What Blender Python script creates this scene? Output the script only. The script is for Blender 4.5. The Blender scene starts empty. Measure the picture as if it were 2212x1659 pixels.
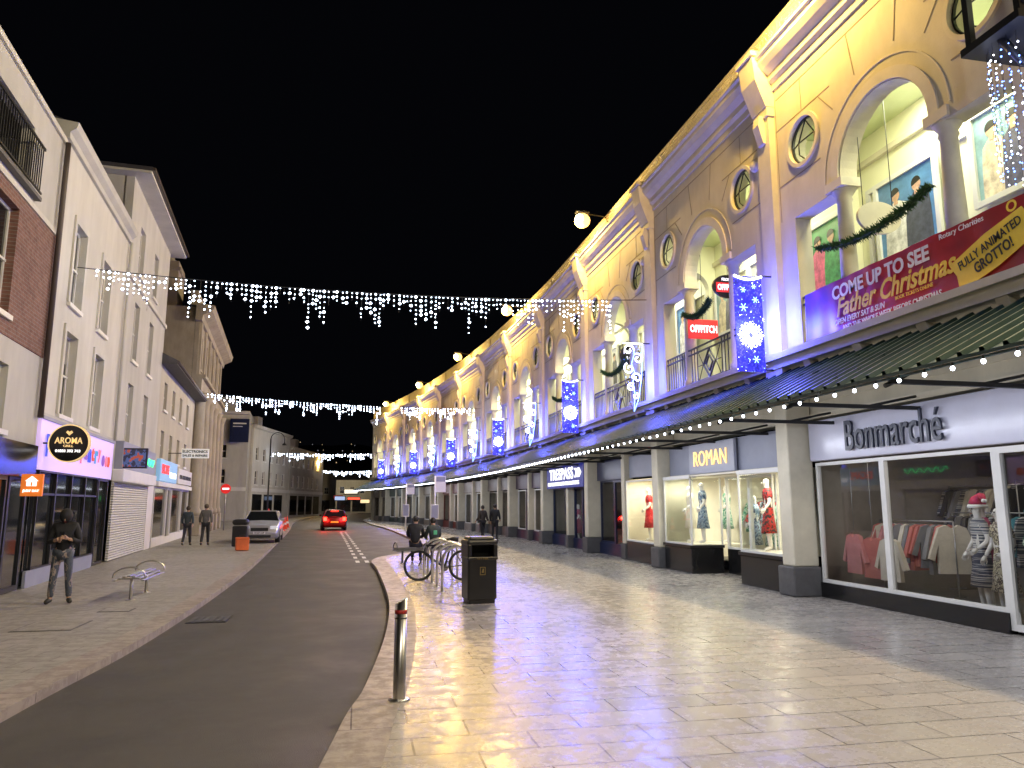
import bpy, bmesh, math, random
from mathutils import Vector, Matrix, noise
random.seed(7)
scene=bpy.context.scene; COL=scene.collection
R=math.radians
# ---------------------------------------------------------------- materials
def C(c): return (c[0],c[1],c[2],1)
def mat(name,col,rough=.6,metal=0,var=.15,scale=2.,bump=0.,bscale=25.,rvar=0.,streak=0.):
    m=bpy.data.materials.new(name); m.use_nodes=True; nt=m.node_tree; b=nt.nodes['Principled BSDF']
    b.inputs['Roughness'].default_value=rough; b.inputs['Metallic'].default_value=metal
    tc=nt.nodes.new('ShaderNodeTexCoord'); out=tc.outputs['Object']
    if streak:
        mp=nt.nodes.new('ShaderNodeMapping'); mp.inputs['Scale'].default_value=(1,1,streak); nt.links.new(out,mp.inputs[0]); src=mp.outputs[0]
    else: src=out
    n=nt.nodes.new('ShaderNodeTexNoise'); n.inputs['Scale'].default_value=scale; n.inputs['Detail'].default_value=6; n.inputs['Roughness'].default_value=.65
    nt.links.new(src,n.inputs['Vector'])
    cr=nt.nodes.new('ShaderNodeValToRGB'); cr.color_ramp.elements[0].position=.3; cr.color_ramp.elements[1].position=.7
    cr.color_ramp.elements[0].color=C([x*(1-var) for x in col]); cr.color_ramp.elements[1].color=C([min(1,x*(1+var)) for x in col])
    nt.links.new(n.outputs[0],cr.inputs[0]); nt.links.new(cr.outputs[0],b.inputs['Base Color'])
    if rvar:
        mr=nt.nodes.new('ShaderNodeMapRange'); mr.inputs[1].default_value=.35; mr.inputs[2].default_value=.65
        mr.inputs[3].default_value=max(0,rough-rvar); mr.inputs[4].default_value=min(1,rough+rvar)
        nt.links.new(n.outputs[0],mr.inputs[0]); nt.links.new(mr.outputs[0],b.inputs['Roughness'])
    if bump:
        n2=nt.nodes.new('ShaderNodeTexNoise'); n2.inputs['Scale'].default_value=bscale; n2.inputs['Detail'].default_value=4
        nt.links.new(out,n2.inputs['Vector']); bp=nt.nodes.new('ShaderNodeBump'); bp.inputs['Strength'].default_value=bump; bp.inputs['Distance'].default_value=.02
        nt.links.new(n2.outputs[0],bp.inputs['Height']); nt.links.new(bp.outputs[0],b.inputs['Normal'])
    return m
def emit(name,col,s,sample=False):
    m=bpy.data.materials.new(name); m.use_nodes=True; nt=m.node_tree; b=nt.nodes['Principled BSDF']
    b.inputs['Base Color'].default_value=C(col); b.inputs['Emission Color'].default_value=C(col); b.inputs['Emission Strength'].default_value=s
    if not sample: m.cycles.emission_sampling='NONE'
    return m
def glass(name,tint=(.94,.97,.97),fac=.07):
    m=bpy.data.materials.new(name); m.use_nodes=True; nt=m.node_tree; nt.nodes.clear()
    o=nt.nodes.new('ShaderNodeOutputMaterial'); mx=nt.nodes.new('ShaderNodeMixShader'); t=nt.nodes.new('ShaderNodeBsdfTransparent'); g=nt.nodes.new('ShaderNodeBsdfGlossy')
    t.inputs[0].default_value=C(tint); g.inputs['Roughness'].default_value=.02
    f=nt.nodes.new('ShaderNodeFresnel'); f.inputs[0].default_value=1.35
    ad=nt.nodes.new('ShaderNodeMath'); ad.operation='ADD'; ad.inputs[1].default_value=fac-.04; ad.use_clamp=True
    nt.links.new(f.outputs[0],ad.inputs[0]); nt.links.new(ad.outputs[0],mx.inputs[0]); nt.links.new(t.outputs[0],mx.inputs[1]); nt.links.new(g.outputs[0],mx.inputs[2]); nt.links.new(mx.outputs[0],o.inputs[0])
    return m
def patt(name,cols,scale=4,emi=0,rough=.6,stretch=(1,1,1)):
    m=bpy.data.materials.new(name); m.use_nodes=True; nt=m.node_tree; b=nt.nodes['Principled BSDF']
    tc=nt.nodes.new('ShaderNodeTexCoord'); mp=nt.nodes.new('ShaderNodeMapping'); mp.inputs['Scale'].default_value=stretch; nt.links.new(tc.outputs['Object'],mp.inputs[0])
    n=nt.nodes.new('ShaderNodeTexNoise'); n.inputs['Scale'].default_value=scale; n.inputs['Detail'].default_value=3; nt.links.new(mp.outputs[0],n.inputs[0])
    cr=nt.nodes.new('ShaderNodeValToRGB'); cr.color_ramp.interpolation='CONSTANT'; k=len(cols)
    els=cr.color_ramp.elements
    while len(els)<k: els.new(.5)
    for i,c in enumerate(cols): els[i].position=0 if i==0 else .33+.34*i/k; els[i].color=C(c)
    nt.links.new(n.outputs[0],cr.inputs[0]); nt.links.new(cr.outputs[0],b.inputs['Base Color']); b.inputs['Roughness'].default_value=rough
    if emi: nt.links.new(cr.outputs[0],b.inputs['Emission Color']); b.inputs['Emission Strength'].default_value=emi; m.cycles.emission_sampling='NONE'
    return m
def paving(name,c1,c2,mortar,bw,rh,wet=(.22,.55),rot=0,bumpd=.006,shift=.5,ms=.007,dark=.78):
    m=bpy.data.materials.new(name); m.use_nodes=True; nt=m.node_tree; b=nt.nodes['Principled BSDF']; L=nt.links.new
    tc=nt.nodes.new('ShaderNodeTexCoord'); mp=nt.nodes.new('ShaderNodeMapping'); mp.inputs['Rotation'].default_value=(0,0,rot); L(tc.outputs['Object'],mp.inputs[0])
    br=nt.nodes.new('ShaderNodeTexBrick'); L(mp.outputs[0],br.inputs['Vector']); br.offset=shift
    br.inputs['Color1'].default_value=C(c1); br.inputs['Color2'].default_value=C(c2); br.inputs['Mortar'].default_value=C(mortar)
    br.inputs['Scale'].default_value=1; br.inputs['Mortar Size'].default_value=ms; br.inputs['Mortar Smooth'].default_value=.2
    br.inputs['Brick Width'].default_value=bw; br.inputs['Row Height'].default_value=rh
    n=nt.nodes.new('ShaderNodeTexNoise'); n.inputs['Scale'].default_value=5.5; n.inputs['Detail'].default_value=10; n.inputs['Roughness'].default_value=.72; L(mp.outputs[0],n.inputs['Vector'])
    n3=nt.nodes.new('ShaderNodeTexNoise'); n3.inputs['Scale'].default_value=.5; n3.inputs['Detail'].default_value=3; L(mp.outputs[0],n3.inputs['Vector'])
    ad=nt.nodes.new('ShaderNodeMath'); ad.operation='MULTIPLY_ADD'; ad.inputs[1].default_value=.35; L(n3.outputs[0],ad.inputs[0]); L(n.outputs[0],ad.inputs[2])
    mr=nt.nodes.new('ShaderNodeMapRange'); mr.inputs[1].default_value=.60; mr.inputs[2].default_value=.74; mr.inputs[3].default_value=wet[1]; mr.inputs[4].default_value=wet[0]
    L(ad.outputs[0],mr.inputs[0]); L(mr.outputs[0],b.inputs['Roughness'])
    mx=nt.nodes.new('ShaderNodeMix'); mx.data_type='RGBA'; mx.blend_type='MULTIPLY'; mx.inputs[0].default_value=1
    cr=nt.nodes.new('ShaderNodeValToRGB'); cr.color_ramp.elements[0].position=.6; cr.color_ramp.elements[1].position=.74; cr.color_ramp.elements[0].color=(dark,dark*.99,dark*.98,1); cr.color_ramp.elements[1].color=(1.0,1.0,1.0,1)
    L(ad.outputs[0],cr.inputs[0]); L(br.outputs['Color'],mx.inputs[6]); L(cr.outputs[0],mx.inputs[7]); L(mx.outputs[2],b.inputs['Base Color'])
    n2=nt.nodes.new('ShaderNodeTexNoise'); n2.inputs['Scale'].default_value=30; n2.inputs['Detail'].default_value=5; L(mp.outputs[0],n2.inputs['Vector'])
    sub=nt.nodes.new('ShaderNodeMath'); sub.operation='MULTIPLY_ADD'; sub.inputs[1].default_value=-1.; L(br.outputs['Fac'],sub.inputs[0]); 
    m3=nt.nodes.new('ShaderNodeMath'); m3.operation='MULTIPLY'; m3.inputs[1].default_value=.45; L(n2.outputs[0],m3.inputs[0]); L(m3.outputs[0],sub.inputs[2])
    bp=nt.nodes.new('ShaderNodeBump'); bp.inputs['Strength'].default_value=.7; bp.inputs['Distance'].default_value=bumpd; L(sub.outputs[0],bp.inputs['Height']); L(bp.outputs[0],b.inputs['Normal'])
    return m
def brickmat(name):
    m=paving(name,(.17,.08,.06),(.22,.105,.08),(.24,.21,.19),.225,.075,wet=(.8,.9)); mp=[n for n in m.node_tree.nodes if n.type=='MAPPING'][0]
    mp.inputs['Rotation'].default_value=(R(90),0,0); return m

M={}
M['cream']=mat('cream_render',(.58,.54,.42),.7,var=.12,scale=1.5,bump=.15,streak=.4)
M['creamlite']=mat('cream_moulding',(.63,.59,.47),.65,var=.10,scale=2)
M['creamdark']=mat('groove_shadow',(.30,.26,.19),.8,var=.1)
M['gal']=mat('gallery_paint',(.82,.82,.62),.6,var=.04,scale=.7)
M['galceil']=mat('gallery_ceiling_paint',(.62,.70,.42),.6,var=.05)
M['black']=mat('black_iron',(.012,.013,.015),.4,0,var=.3)
M['blackgloss']=mat('black_gloss_paint',(.012,.012,.013),.2,0,var=.3)
M['dkglass']=mat('dark_window_glass',(.012,.014,.017),.06,0,var=.4,scale=.8)
M['canopy']=mat('green_canopy_metal',(.018,.05,.045),.36,.2,var=.25,scale=3,rvar=.1)
M['dkgrey']=mat('dark_grey_stone',(.10,.10,.105),.55,var=.2,scale=6,bump=.2)
M['white']=mat('white_paint',(.72,.72,.70),.45,var=.06)
M['lwall']=mat('pale_cream_grey_render',(.56,.55,.50),.8,var=.15,scale=.9,bump=.15,streak=.3)
M['lwall2']=mat('pale_grey_render',(.48,.475,.44),.8,var=.16,scale=.8,bump=.15,streak=.3)
M['lcream']=mat('cream_old_render',(.46,.43,.35),.8,var=.15,scale=.9,bump=.15,streak=.3)
M['stone']=mat('weathered_limestone',(.35,.31,.24),.85,var=.25,scale=1.6,bump=.3,streak=.4)
M['slate']=mat('roof_slate',(.05,.05,.06),.6,var=.3,scale=5,bump=.3)
M['brick']=brickmat('red_brick')
M['pipe']=mat('brown_pipe',(.06,.045,.04),.5)
M['steel']=mat('brushed_stainless',(.60,.58,.55),.3,1,var=.08,scale=8)
M['galv']=mat('galvanised_steel',(.35,.35,.36),.4,.8,var=.15,scale=8)
M['rubber']=mat('black_rubber',(.012,.012,.012),.7)
M['lettersilver']=mat('dark_blue_grey_letter',(.02,.025,.05),.35,.0)
M['glass']=glass('shop_glass')
M['bulb']=emit('white_led',(.72,.82,1),20); M['bulbw']=emit('festoon_bulb',(.82,.88,1),12)
M['cyanled']=emit('pale_blue_led',(.16,.30,1),6); M['whiteled']=emit('white_motif_led',(.80,.85,1),9)
def ledfield():
    m=bpy.data.materials.new('blue_led_field'); m.use_nodes=True; nt=m.node_tree; b=nt.nodes['Principled BSDF']; L=nt.links.new
    tc=nt.nodes.new('ShaderNodeTexCoord'); v=nt.nodes.new('ShaderNodeTexVoronoi'); v.inputs['Scale'].default_value=20; L(tc.outputs['Object'],v.inputs['Vector'])
    mr=nt.nodes.new('ShaderNodeMapRange'); mr.inputs[1].default_value=.05; mr.inputs[2].default_value=.5; mr.inputs[3].default_value=3.2; mr.inputs[4].default_value=.5; L(v.outputs['Distance'],mr.inputs[0])
    n=nt.nodes.new('ShaderNodeTexNoise'); n.inputs['Scale'].default_value=3; L(tc.outputs['Object'],n.inputs['Vector']); mu=nt.nodes.new('ShaderNodeMath'); mu.operation='MULTIPLY'; L(mr.outputs[0],mu.inputs[0])
    m2=nt.nodes.new('ShaderNodeMapRange'); m2.inputs[1].default_value=.35; m2.inputs[2].default_value=.65; m2.inputs[3].default_value=.4; m2.inputs[4].default_value=1.8; L(n.outputs[0],m2.inputs[0]); L(m2.outputs[0],mu.inputs[1])
    b.inputs['Base Color'].default_value=(.01,.01,.1,1); b.inputs['Emission Color'].default_value=(.06,.055,1,1); L(mu.outputs[0],b.inputs['Emission Strength']); m.cycles.emission_sampling='NONE'; return m
M['blueled']=ledfield()
M['lampglow']=emit('sodium_lamp_lens',(1,.60,.15),3.2)
M['lampcore']=emit('sodium_lamp_core',(1,.86,.5),60)
M['wire']=mat('black_wire',(.01,.01,.01),.6)
# ---------------------------------------------------------------- mesh builder
class MB:
    def __init__(s): s.v=[];s.f=[];s.m=[];s.sm=[];s.mats=[]
    def add(s,vs,fs,mt,smooth=False,T=None):
        b=len(s.v)
        for p in vs:
            p=Vector(p); s.v.append(T@p if T is not None else p)
        if isinstance(mt,str): mt=M[mt]
        if mt not in s.mats: s.mats.append(mt)
        i=s.mats.index(mt)
        for f in fs: s.f.append([b+a for a in f]); s.m.append(i); s.sm.append(smooth)
        return s
    def box(s,x0,x1,y0,y1,z0,z1,mt,T=None):
        v=[(x0,y0,z0),(x1,y0,z0),(x1,y1,z0),(x0,y1,z0),(x0,y0,z1),(x1,y0,z1),(x1,y1,z1),(x0,y1,z1)]
        return s.add(v,[(0,3,2,1),(4,5,6,7),(0,1,5,4),(1,2,6,5),(2,3,7,6),(3,0,4,7)],mt,T=T)
    def bbox(s,x0,x1,y0,y1,z0,z1,mt,b=.02,T=None):
        bm=bmesh.new(); bmesh.ops.create_cube(bm,size=1)
        for v in bm.verts: v.co=Vector(((x0+x1)/2+v.co.x*(x1-x0),(y0+y1)/2+v.co.y*(y1-y0),(z0+z1)/2+v.co.z*(z1-z0)))
        bmesh.ops.bevel(bm,geom=bm.edges[:],offset=b,segments=2,affect='EDGES',profile=.5)
        return s.addbm(bm,mt,T=T)
    def addbm(s,bm,mt,smooth=False,T=None):
        bm.verts.index_update(); s.add([v.co.copy() for v in bm.verts],[[v.index for v in f.verts] for f in bm.faces],mt,smooth,T); bm.free(); return s
    def quad(s,p,mt,T=None): return s.add(p,[tuple(range(len(p)))],mt,T=T)
    def tube(s,pts,r,mt,n=8,caps=True,smooth=True,T=None):
        pts=[Vector(p) for p in pts]; k=len(pts); rs=r if isinstance(r,(list,tuple)) else [r]*k
        vs=[];fs=[]; up=None
        for i,p in enumerate(pts):
            d=(pts[min(i+1,k-1)]-pts[max(i-1,0)]).normalized()
            if up is None: up=Vector((0,0,1)) if abs(d.z)<.9 else Vector((1,0,0))
            a=(up-d*up.dot(d))
            if a.length<1e-4: a=d.orthogonal()
            a.normalize(); b=d.cross(a); up=a
            for j in range(n):
                t=2*math.pi*j/n; vs.append(p+(a*math.cos(t)+b*math.sin(t))*rs[i])
        for i in range(k-1):
            for j in range(n): fs.append((i*n+j,i*n+(j+1)%n,(i+1)*n+(j+1)%n,(i+1)*n+j))
        s.add(vs,fs,mt,smooth,T)
        if caps: s.add([vs[j] for j in range(n)],[tuple(range(n))],mt,T=T); s.add([vs[(k-1)*n+j] for j in range(n)],[tuple(range(n))],mt,T=T)
        return s
    def cyl(s,p0,p1,r0,mt,r1=None,n=16,T=None): return s.tube([p0,p1],[r0,r0 if r1 is None else r1],mt,n,T=T)
    def prism(s,prof,x0,x1,mt):
        n=len(prof); v=[(x0,y,z) for y,z in prof]+[(x1,y,z) for y,z in prof]
        return s.add(v,[(i,(i+1)%n,n+(i+1)%n,n+i) for i in range(n)]+[tuple(range(n)),tuple(range(n,2*n))],mt)
    def lathe(s,prof,c,mt,n=16,sx=1,sy=1,smooth=True,T=None):
        vs=[];fs=[];k=len(prof)
        for r,z in prof:
            for j in range(n):
                t=2*math.pi*j/n; vs.append((c[0]+r*math.cos(t)*sx,c[1]+r*math.sin(t)*sy,c[2]+z))
        for i in range(k-1):
            for j in range(n): fs.append((i*n+j,i*n+(j+1)%n,(i+1)*n+(j+1)%n,(i+1)*n+j))
        fs.append(tuple(range(n))); fs.append(tuple((k-1)*n+j for j in range(n)))
        return s.add(vs,fs,mt,smooth,T)
    def ball(s,c,r,mt,n=12,sc=(1,1,1),T=None):
        k=max(4,n//2); prof=[(r*math.sin(math.pi*i/k)+1e-4,-r*math.cos(math.pi*i/k)*sc[2]) for i in range(k+1)]
        return s.lathe(prof,c,mt,n,sc[0],sc[1],True,T)
    def octa(s,c,r,mt):
        x,y,z=c; return s.add([(x+r,y,z),(x-r,y,z),(x,y+r,z),(x,y-r,z),(x,y,z+r),(x,y,z-r)],[(0,2,4),(2,1,4),(1,3,4),(3,0,4),(2,0,5),(1,2,5),(3,1,5),(0,3,5)],mt)
    def plate(s,loops,y0,y1,mt,T=None):
        cu=bpy.data.curves.new('t','CURVE'); cu.dimensions='2D'; cu.fill_mode='BOTH'; cu.extrude=abs(y1-y0)/2
        for lp in loops:
            sp=cu.splines.new('POLY'); sp.points.add(len(lp)-1); sp.use_cyclic_u=True
            for q,(a,b) in zip(sp.points,lp): q.co=(a,b,0,1)
        return s.fromcurve(cu,(y0+y1)/2,mt,T)
    def fromcurve(s,cu,ym,mt,T=None,fit=None,off=(0,0)):
        o=bpy.data.objects.new('t',cu); COL.objects.link(o); dg=bpy.context.evaluated_depsgraph_get(); dg.update()
        me=bpy.data.meshes.new_from_object(o.evaluated_get(dg)); vs=[v.co.copy() for v in me.vertices]
        if fit and vs:
            xs=[v.x for v in vs]; ys=[v.y for v in vs]; w=max(xs)-min(xs); h=max(ys)-min(ys); cx=(max(xs)+min(xs))/2; cy=(max(ys)+min(ys))/2
            sx=fit[0]/w; sy=fit[1]/h if fit[1] else sx
            vs=[Vector(((v.x-cx)*sx,(v.y-cy)*sy,v.z)) for v in vs]
        vs=[(v.x+off[0],ym-v.z,v.y+off[1]) for v in vs]
        s.add(vs,[list(p.vertices) for p in me.polygons],mt,T=T)
        bpy.data.objects.remove(o); bpy.data.meshes.remove(me); return s
    def text(s,body,x,z,w,h,y,mt,bold=.015,depth=.01,shear=0,T=None):
        cu=bpy.data.curves.new('t','FONT'); cu.body=body; cu.size=1; cu.extrude=depth; cu.offset=bold; cu.shear=shear; cu.resolution_u=3
        return s.fromcurve(cu,y,mt,T,fit=(w,h),off=(x,z))
    def build(s,name,parent=None,loc=(0,0,0),rz=0,label=None,fix=True):
        me=bpy.data.meshes.new(name); me.from_pydata([tuple(v) for v in s.v],[],s.f)
        for m_ in s.mats: me.materials.append(m_)
        me.polygons.foreach_set('material_index',s.m); me.polygons.foreach_set('use_smooth',s.sm)
        if fix:
            bm=bmesh.new(); bm.from_mesh(me); bmesh.ops.remove_doubles(bm,verts=bm.verts,dist=1e-5) if len(bm.verts)<20000 else None
            bmesh.ops.recalc_face_normals(bm,faces=bm.faces); bm.to_mesh(me); bm.free()
        me.update(); o=bpy.data.objects.new(name,me); COL.objects.link(o)
        if parent: o.parent=parent
        o.location=loc; o.rotation_euler=(0,0,rz)
        if label: o['label']=label
        return o
def thing(name,label,cat,loc=(0,0,0),rz=0,group=None):
    o=bpy.data.objects.new(name,None); o.empty_display_size=.2; COL.objects.link(o); o.location=loc; o.rotation_euler=(0,0,rz); return tag(o,label,cat,group)
def tag(o,label,cat,group=None):
    o['label']=label; o['category']=cat
    if group: o['group']=group
    return o
def struct(o,label=None):
    o['kind']='structure'
    if label: o['label']=label
    o['category']=o.name.split('.')[0].replace('_',' ')
    return o
def dup(o,parent,loc,rz):
    n=o.copy(); COL.objects.link(n); n.parent=parent; n.location=loc; n.rotation_euler=(0,0,rz)
    for ch in o.children: dup(ch,n,ch.location.copy(),ch.rotation_euler.z)
    return n
def light(kind,name,loc,col,power,parent=None,size=.1,rot=None,spot=None,sy=None):
    l=bpy.data.lights.new(name,kind); l.color=col; l.energy=power
    if kind=='AREA': l.size=size; 
    if kind=='AREA' and sy: l.shape='RECTANGLE'; l.size_y=sy
    if kind in('POINT','SPOT'): l.shadow_soft_size=size
    if kind=='SPOT': l.spot_size=spot or R(90); l.spot_blend=.6
    o=bpy.data.objects.new(name,l); COL.objects.link(o); o.location=loc
    if rot: o.rotation_euler=rot
    if parent: o.parent=parent
    return o
def circ(cx,cz,r,n=32,a0=0,a1=2*math.pi,end=False):
    k=n+1 if end else n
    return [(cx+r*math.cos(a0+(a1-a0)*i/n),cz+r*math.sin(a0+(a1-a0)*i/n)) for i in range(k)]
def rect(a,b,c,d): return [(a,c),(b,c),(b,d),(a,d)]
def catmull(P,n=6):
    out=[];P=[Vector(p) for p in P]
    for i in range(len(P)-1):
        p0=P[max(i-1,0)];p1=P[i];p2=P[i+1];p3=P[min(i+2,len(P)-1)]
        for k in range(n):
            t=k/n; out.append(.5*((2*p1)+(p2-p0)*t+(2*p0-5*p1+4*p2-p3)*t*t+(-p0+3*p1-3*p2+p3)*t**3))
    out.append(P[-1]); return out
# ---------------------------------------------------------------- camera & world
cam=bpy.data.cameras.new('camera'); co=bpy.data.objects.new('camera',cam); COL.objects.link(co); scene.camera=co
cam.sensor_width=36; cam.lens=26; cam.clip_end=2000; co.location=(0,0,1.75); co.rotation_euler=(R(90+9.24),0,R(-11.6))
w=bpy.data.worlds.new('World'); scene.world=w; w.use_nodes=True; bg=w.node_tree.nodes['Background']; bg.inputs[0].default_value=(.0012,.0013,.002,1); bg.inputs[1].default_value=1
scene.view_settings.view_transform='Standard'
# ---------------------------------------------------------------- ground
M['asphalt']=mat('asphalt',(.060,.057,.055),.6,var=.3,scale=.9,bump=.5,bscale=120,rvar=.14)
M['groundm']=mat('dark_ground',(.035,.035,.035),.8,var=.3,scale=.3)
M['paveR']=paving('granite_slabs',(.43,.395,.365),(.35,.325,.305),(.12,.11,.10),.9,.40,wet=(.17,.36),dark=.86,ms=.008)
M['paveL']=paving('grey_slabs',(.36,.345,.32),(.30,.29,.27),(.13,.125,.115),.6,.30,wet=(.4,.62),rot=R(5),ms=.006,dark=.85)
M['kerbm']=paving('granite_kerb',(.37,.32,.285),(.32,.28,.25),(.10,.08,.08),4.,.9,wet=(.35,.6))
M['whiteline']=mat('white_road_paint',(.65,.65,.63),.6,var=.3,scale=8)
g=MB().quad([(-600,-60,-.104),(600,-60,-.104),(600,900,-.104),(-600,900,-.104)],'groundm').build('ground'); struct(g)
KL=catmull([(-3.3,-12),(-3.1,0),(-2.95,7.3),(-2.75,10.8),(-2.75,15.5),(-2.95,22.6),(-3.5,33.5),(-4.65,54.5),(-6.3,80),(-6.3,100),(-3.6,122),(0,150)])
KR=catmull([(-.8,-12),(-.75,0),(-.13,6.06),(.13,7.8),(.45,11.04),(.62,14.8),(.57,21.07),(.47,24.2),(.85,26.2),(1.7,27.8),(2.45,29.4),(2.8,32),(2.85,37.3),(2.2,54.9),(1.,72.8),(.7,90),(3.,120),(6.5,150)])
def strip(A,B,z,mt,name,skirtA=None):
    mb=MB(); n=len(A)
    vs=[(a[0],a[1],z) for a in A]+[(b[0],b[1],z) for b in B]; mb.add(vs,[(i,i+1,n+i+1,n+i) for i in range(n-1)],mt)
    if skirtA is not None:
        vs=[(a[0],a[1],z) for a in A]+[(a[0],a[1],skirtA) for a in A]; mb.add(vs,[(i,i+1,n+i+1,n+i) for i in range(n-1)],mt)
    return mb.build(name)
def offs(P,d):
    o=[]
    for i,p in enumerate(P):
        t=(P[min(i+1,len(P)-1)]-P[max(i-1,0)]).normalized(); o.append(Vector((p.x+t.y*d,p.y-t.x*d)))
    return o
road=MB()
ys=[i*1.5-12 for i in range(109)]
def xat(P,y):
    for i in range(len(P)-1):
        if P[i].y<=y<=P[i+1].y: t=(y-P[i].y)/(P[i+1].y-P[i].y+1e-9); return P[i].x+(P[i+1].x-P[i].x)*t
    return P[-1].x
vs=[(xat(KL,y)-.02,y,-.1) for y in ys]+[(xat(KR,y)+.02,y,-.1) for y in ys]; n=len(ys); road.add(vs,[(i,i+1,n+i+1,n+i) for i in range(n-1)],'asphalt')
struct(road.build('road'),'dark asphalt one-way street between two kerbs')
KL2=offs(KL,-.34); KR2=offs(KR,.42)
struct(strip(KL,KL2,0,'kerbm','kerb',-.1)); struct(strip(KR,KR2,0,'kerbm','kerb',-.1))
struct(strip(KL2,[Vector((-40,p.y)) for p in KL2],-.002,'paveL','pavement'),'grey slab pavement beside the old shops')
struct(strip(KR2,[Vector((30,p.y)) for p in KR2],-.002,'paveR','pavement'),'worn granite slab pavement shining with lamp light')
mk=MB()
for r_ in(0,.30):
    for i in range(15):
        y=24.8+i*1.9; x=.30-r_-.042*(y-24.5)
        mk.quad([(x,y,-.096),(x+.13,y,-.096),(x+.10,y+.9,-.096),(x-.03,y+.9,-.096)],'whiteline')
struct(mk.build('road_marking'),'double dashed white line on the asphalt')
def manhole(x,y,w,l,rz=0):
    mb=MB(); mb.box(-w/2,w/2,-l/2,l/2,-.002,.004,'dkgrey'); mb.box(-w/2+.03,w/2-.03,-l/2+.03,l/2-.03,.004,.008,'paveL' if x<-1 else 'paveR')
    tag(mb.build('manhole_cover',None,(x,y,.0),rz),'flush metal framed access cover set in paving','manhole cover','access covers in the paving')
for a in((-4.3,12.3,.8,.9),(-3.9,13.9,.5,.4),(5.6,27.5,.9,.6),(6.6,20.8,.9,.6),(5.2,31.5,1.2,.5),(7,15.6,.4,.4)): manhole(*a)
mb=MB().box(-.3,.3,-.35,.35,-.1,-.09,'black')
for i in range(6): mb.box(-.27+i*.1,-.22+i*.1,-.3,.3,-.09,-.085,'dkgrey')
tag(mb.build('drain_cover',None,(-2.3,13.2,0),0),'black iron drain grating in the asphalt','drain')
# ---------------------------------------------------------------- arcade (long cream building)
BW=6.62
def AX(y): return 8.4-.0021*max(0,y-28)**2
PP=[Vector((8.4,13.45-2*BW)),Vector((8.4,13.45-BW)),Vector((8.4,13.45))]
while len(PP)<14:
    y0=PP[-1].y; yy=y0+BW
    for _ in range(8):
        d=(Vector((AX(yy),yy))-PP[-1]).length; yy+=BW-d
    PP.append(Vector((AX(yy),yy)))
BAYS=[]
for i in range(len(PP)-1):
    a,b=PP[i],PP[i+1]; c=(a+b)/2; d=a-b; BAYS.append((c,math.atan2(d.y,d.x)))
AR0=Vector((8.4,13.45,0))
arc=thing('shopping_arcade','long cream rendered arcade with upper arched gallery and green canopy','building',AR0)
def bl(i): c,r=BAYS[i]; return (c.x-AR0.x,c.y-AR0.y,0),r
H=BW/2
def opening():
    p=[(-2.54,4.75),(2.54,4.75),(2.54,7.42),(1.38,7.42),(1.38,7.62),(1.08,7.62)]
    p+=circ(0,7.66,1.08,24,0,math.pi,True)
    p+=[(-1.08,7.62),(-1.38,7.62),(-1.38,7.42),(-2.54,7.42)]; return p
T={}
T['wall']=MB().plate([rect(-H,H,4.7-.25,10.45),opening(),circ(-2.1,8.88,.46),circ(2.1,8.88,.46)],0,.35,'cream')
mb=MB()
mb.plate([circ(0,7.66,1.30,32,0,math.pi,True)+[(-1.30,7.62),(-1.10,7.62)]+circ(0,7.66,1.10,32,math.pi,0,True)+[(1.10,7.62),(1.30,7.62)]],-.035,0.01,'creamlite')
mb.plate([circ(0,7.66,1.52,32,0,math.pi,True)+circ(0,7.66,1.49,32,math.pi,0,True)],-.015,0.01,'creamlite')
T['arch_moulding']=mb
mb=MB()
def fil(x0,z0,x1,z1,w=.022):
    d=Vector((x1-x0,z1-z0)).normalized(); nx,nz=-d.y*w/2,d.x*w/2
    mb.plate([[(x0+nx,z0+nz),(x1+nx,z1+nz),(x1-nx,z1-nz),(x0-nx,z0-nz)]],-.006,.002,'creamdark')
for s_ in(-1,1):
    fil(s_*1.6,8.25,s_*3.02,8.25); fil(s_*1.2,9.5,s_*3.02,9.5); fil(s_*1.15,9.0,s_*1.55,9.48)
    fil(s_*3.0,7.5,s_*3.0,10.2); fil(s_*.5,9.3,s_*.65,10.2); fil(s_*2.1,9.52,s_*2.1,10.2)
fil(-3,10.2,3,10.2)
T['wall_joint']=mb
mb=MB()
prof=[(0.3,10.45),(-.04,10.45),(-.04,10.6),(-.12,10.66),(-.12,10.8),(-.26,10.9),(-.34,11.02),(-.34,11.12),(-.40,11.15),(-.40,11.2),(.3,11.28)]
mb.prism(prof,-H,H,'creamlite'); T['cornice']=mb
mb=MB().box(-H,H,.42,.62,11.2,12.38,'cream').box(-H,H,.38,.66,12.38,12.48,'creamlite'); mb.box(H-.35,H,.34,.42,11.2,12.38,'creamlite'); T['parapet']=mb
mb=MB().box(H-.24,H+.24,-.14,.0,4.3,9.9,'creamlite').box(H-.30,H+.30,-.2,0,4.3,4.75,'creamlite').box(H-.27,H+.27,-.18,0,9.9,10.1,'creamlite')
mb.prism([(0,10.1),(-.2,10.1),(-.42,10.7),(-.47,11.2),(0,11.22)],H-.28,H+.28,'creamlite'); mb.box(H-.33,H+.33,-.52,.1,11.22,11.32,'creamlite')
mb.prism([(0,9.3),(-.2,9.35),(-.30,9.75),(-.26,9.95),(0,9.95)],H-.11,H+.11,'creamlite')
T['pilaster']=mb
T['wall_boss']=MB().ball((H-.55,-.02,9.15),.15,'creamlite',16,(1,.8,1))
mb=MB().lathe([(.17,0),(.17,.1),(.2,.14),(.2,.2),(.145,.28),(.15,1.2),(.125,2.45),(.15,2.5),(.13,2.56),(.2,2.66),(.22,2.7)],(0,0,4.75),'creamlite',20)
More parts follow.
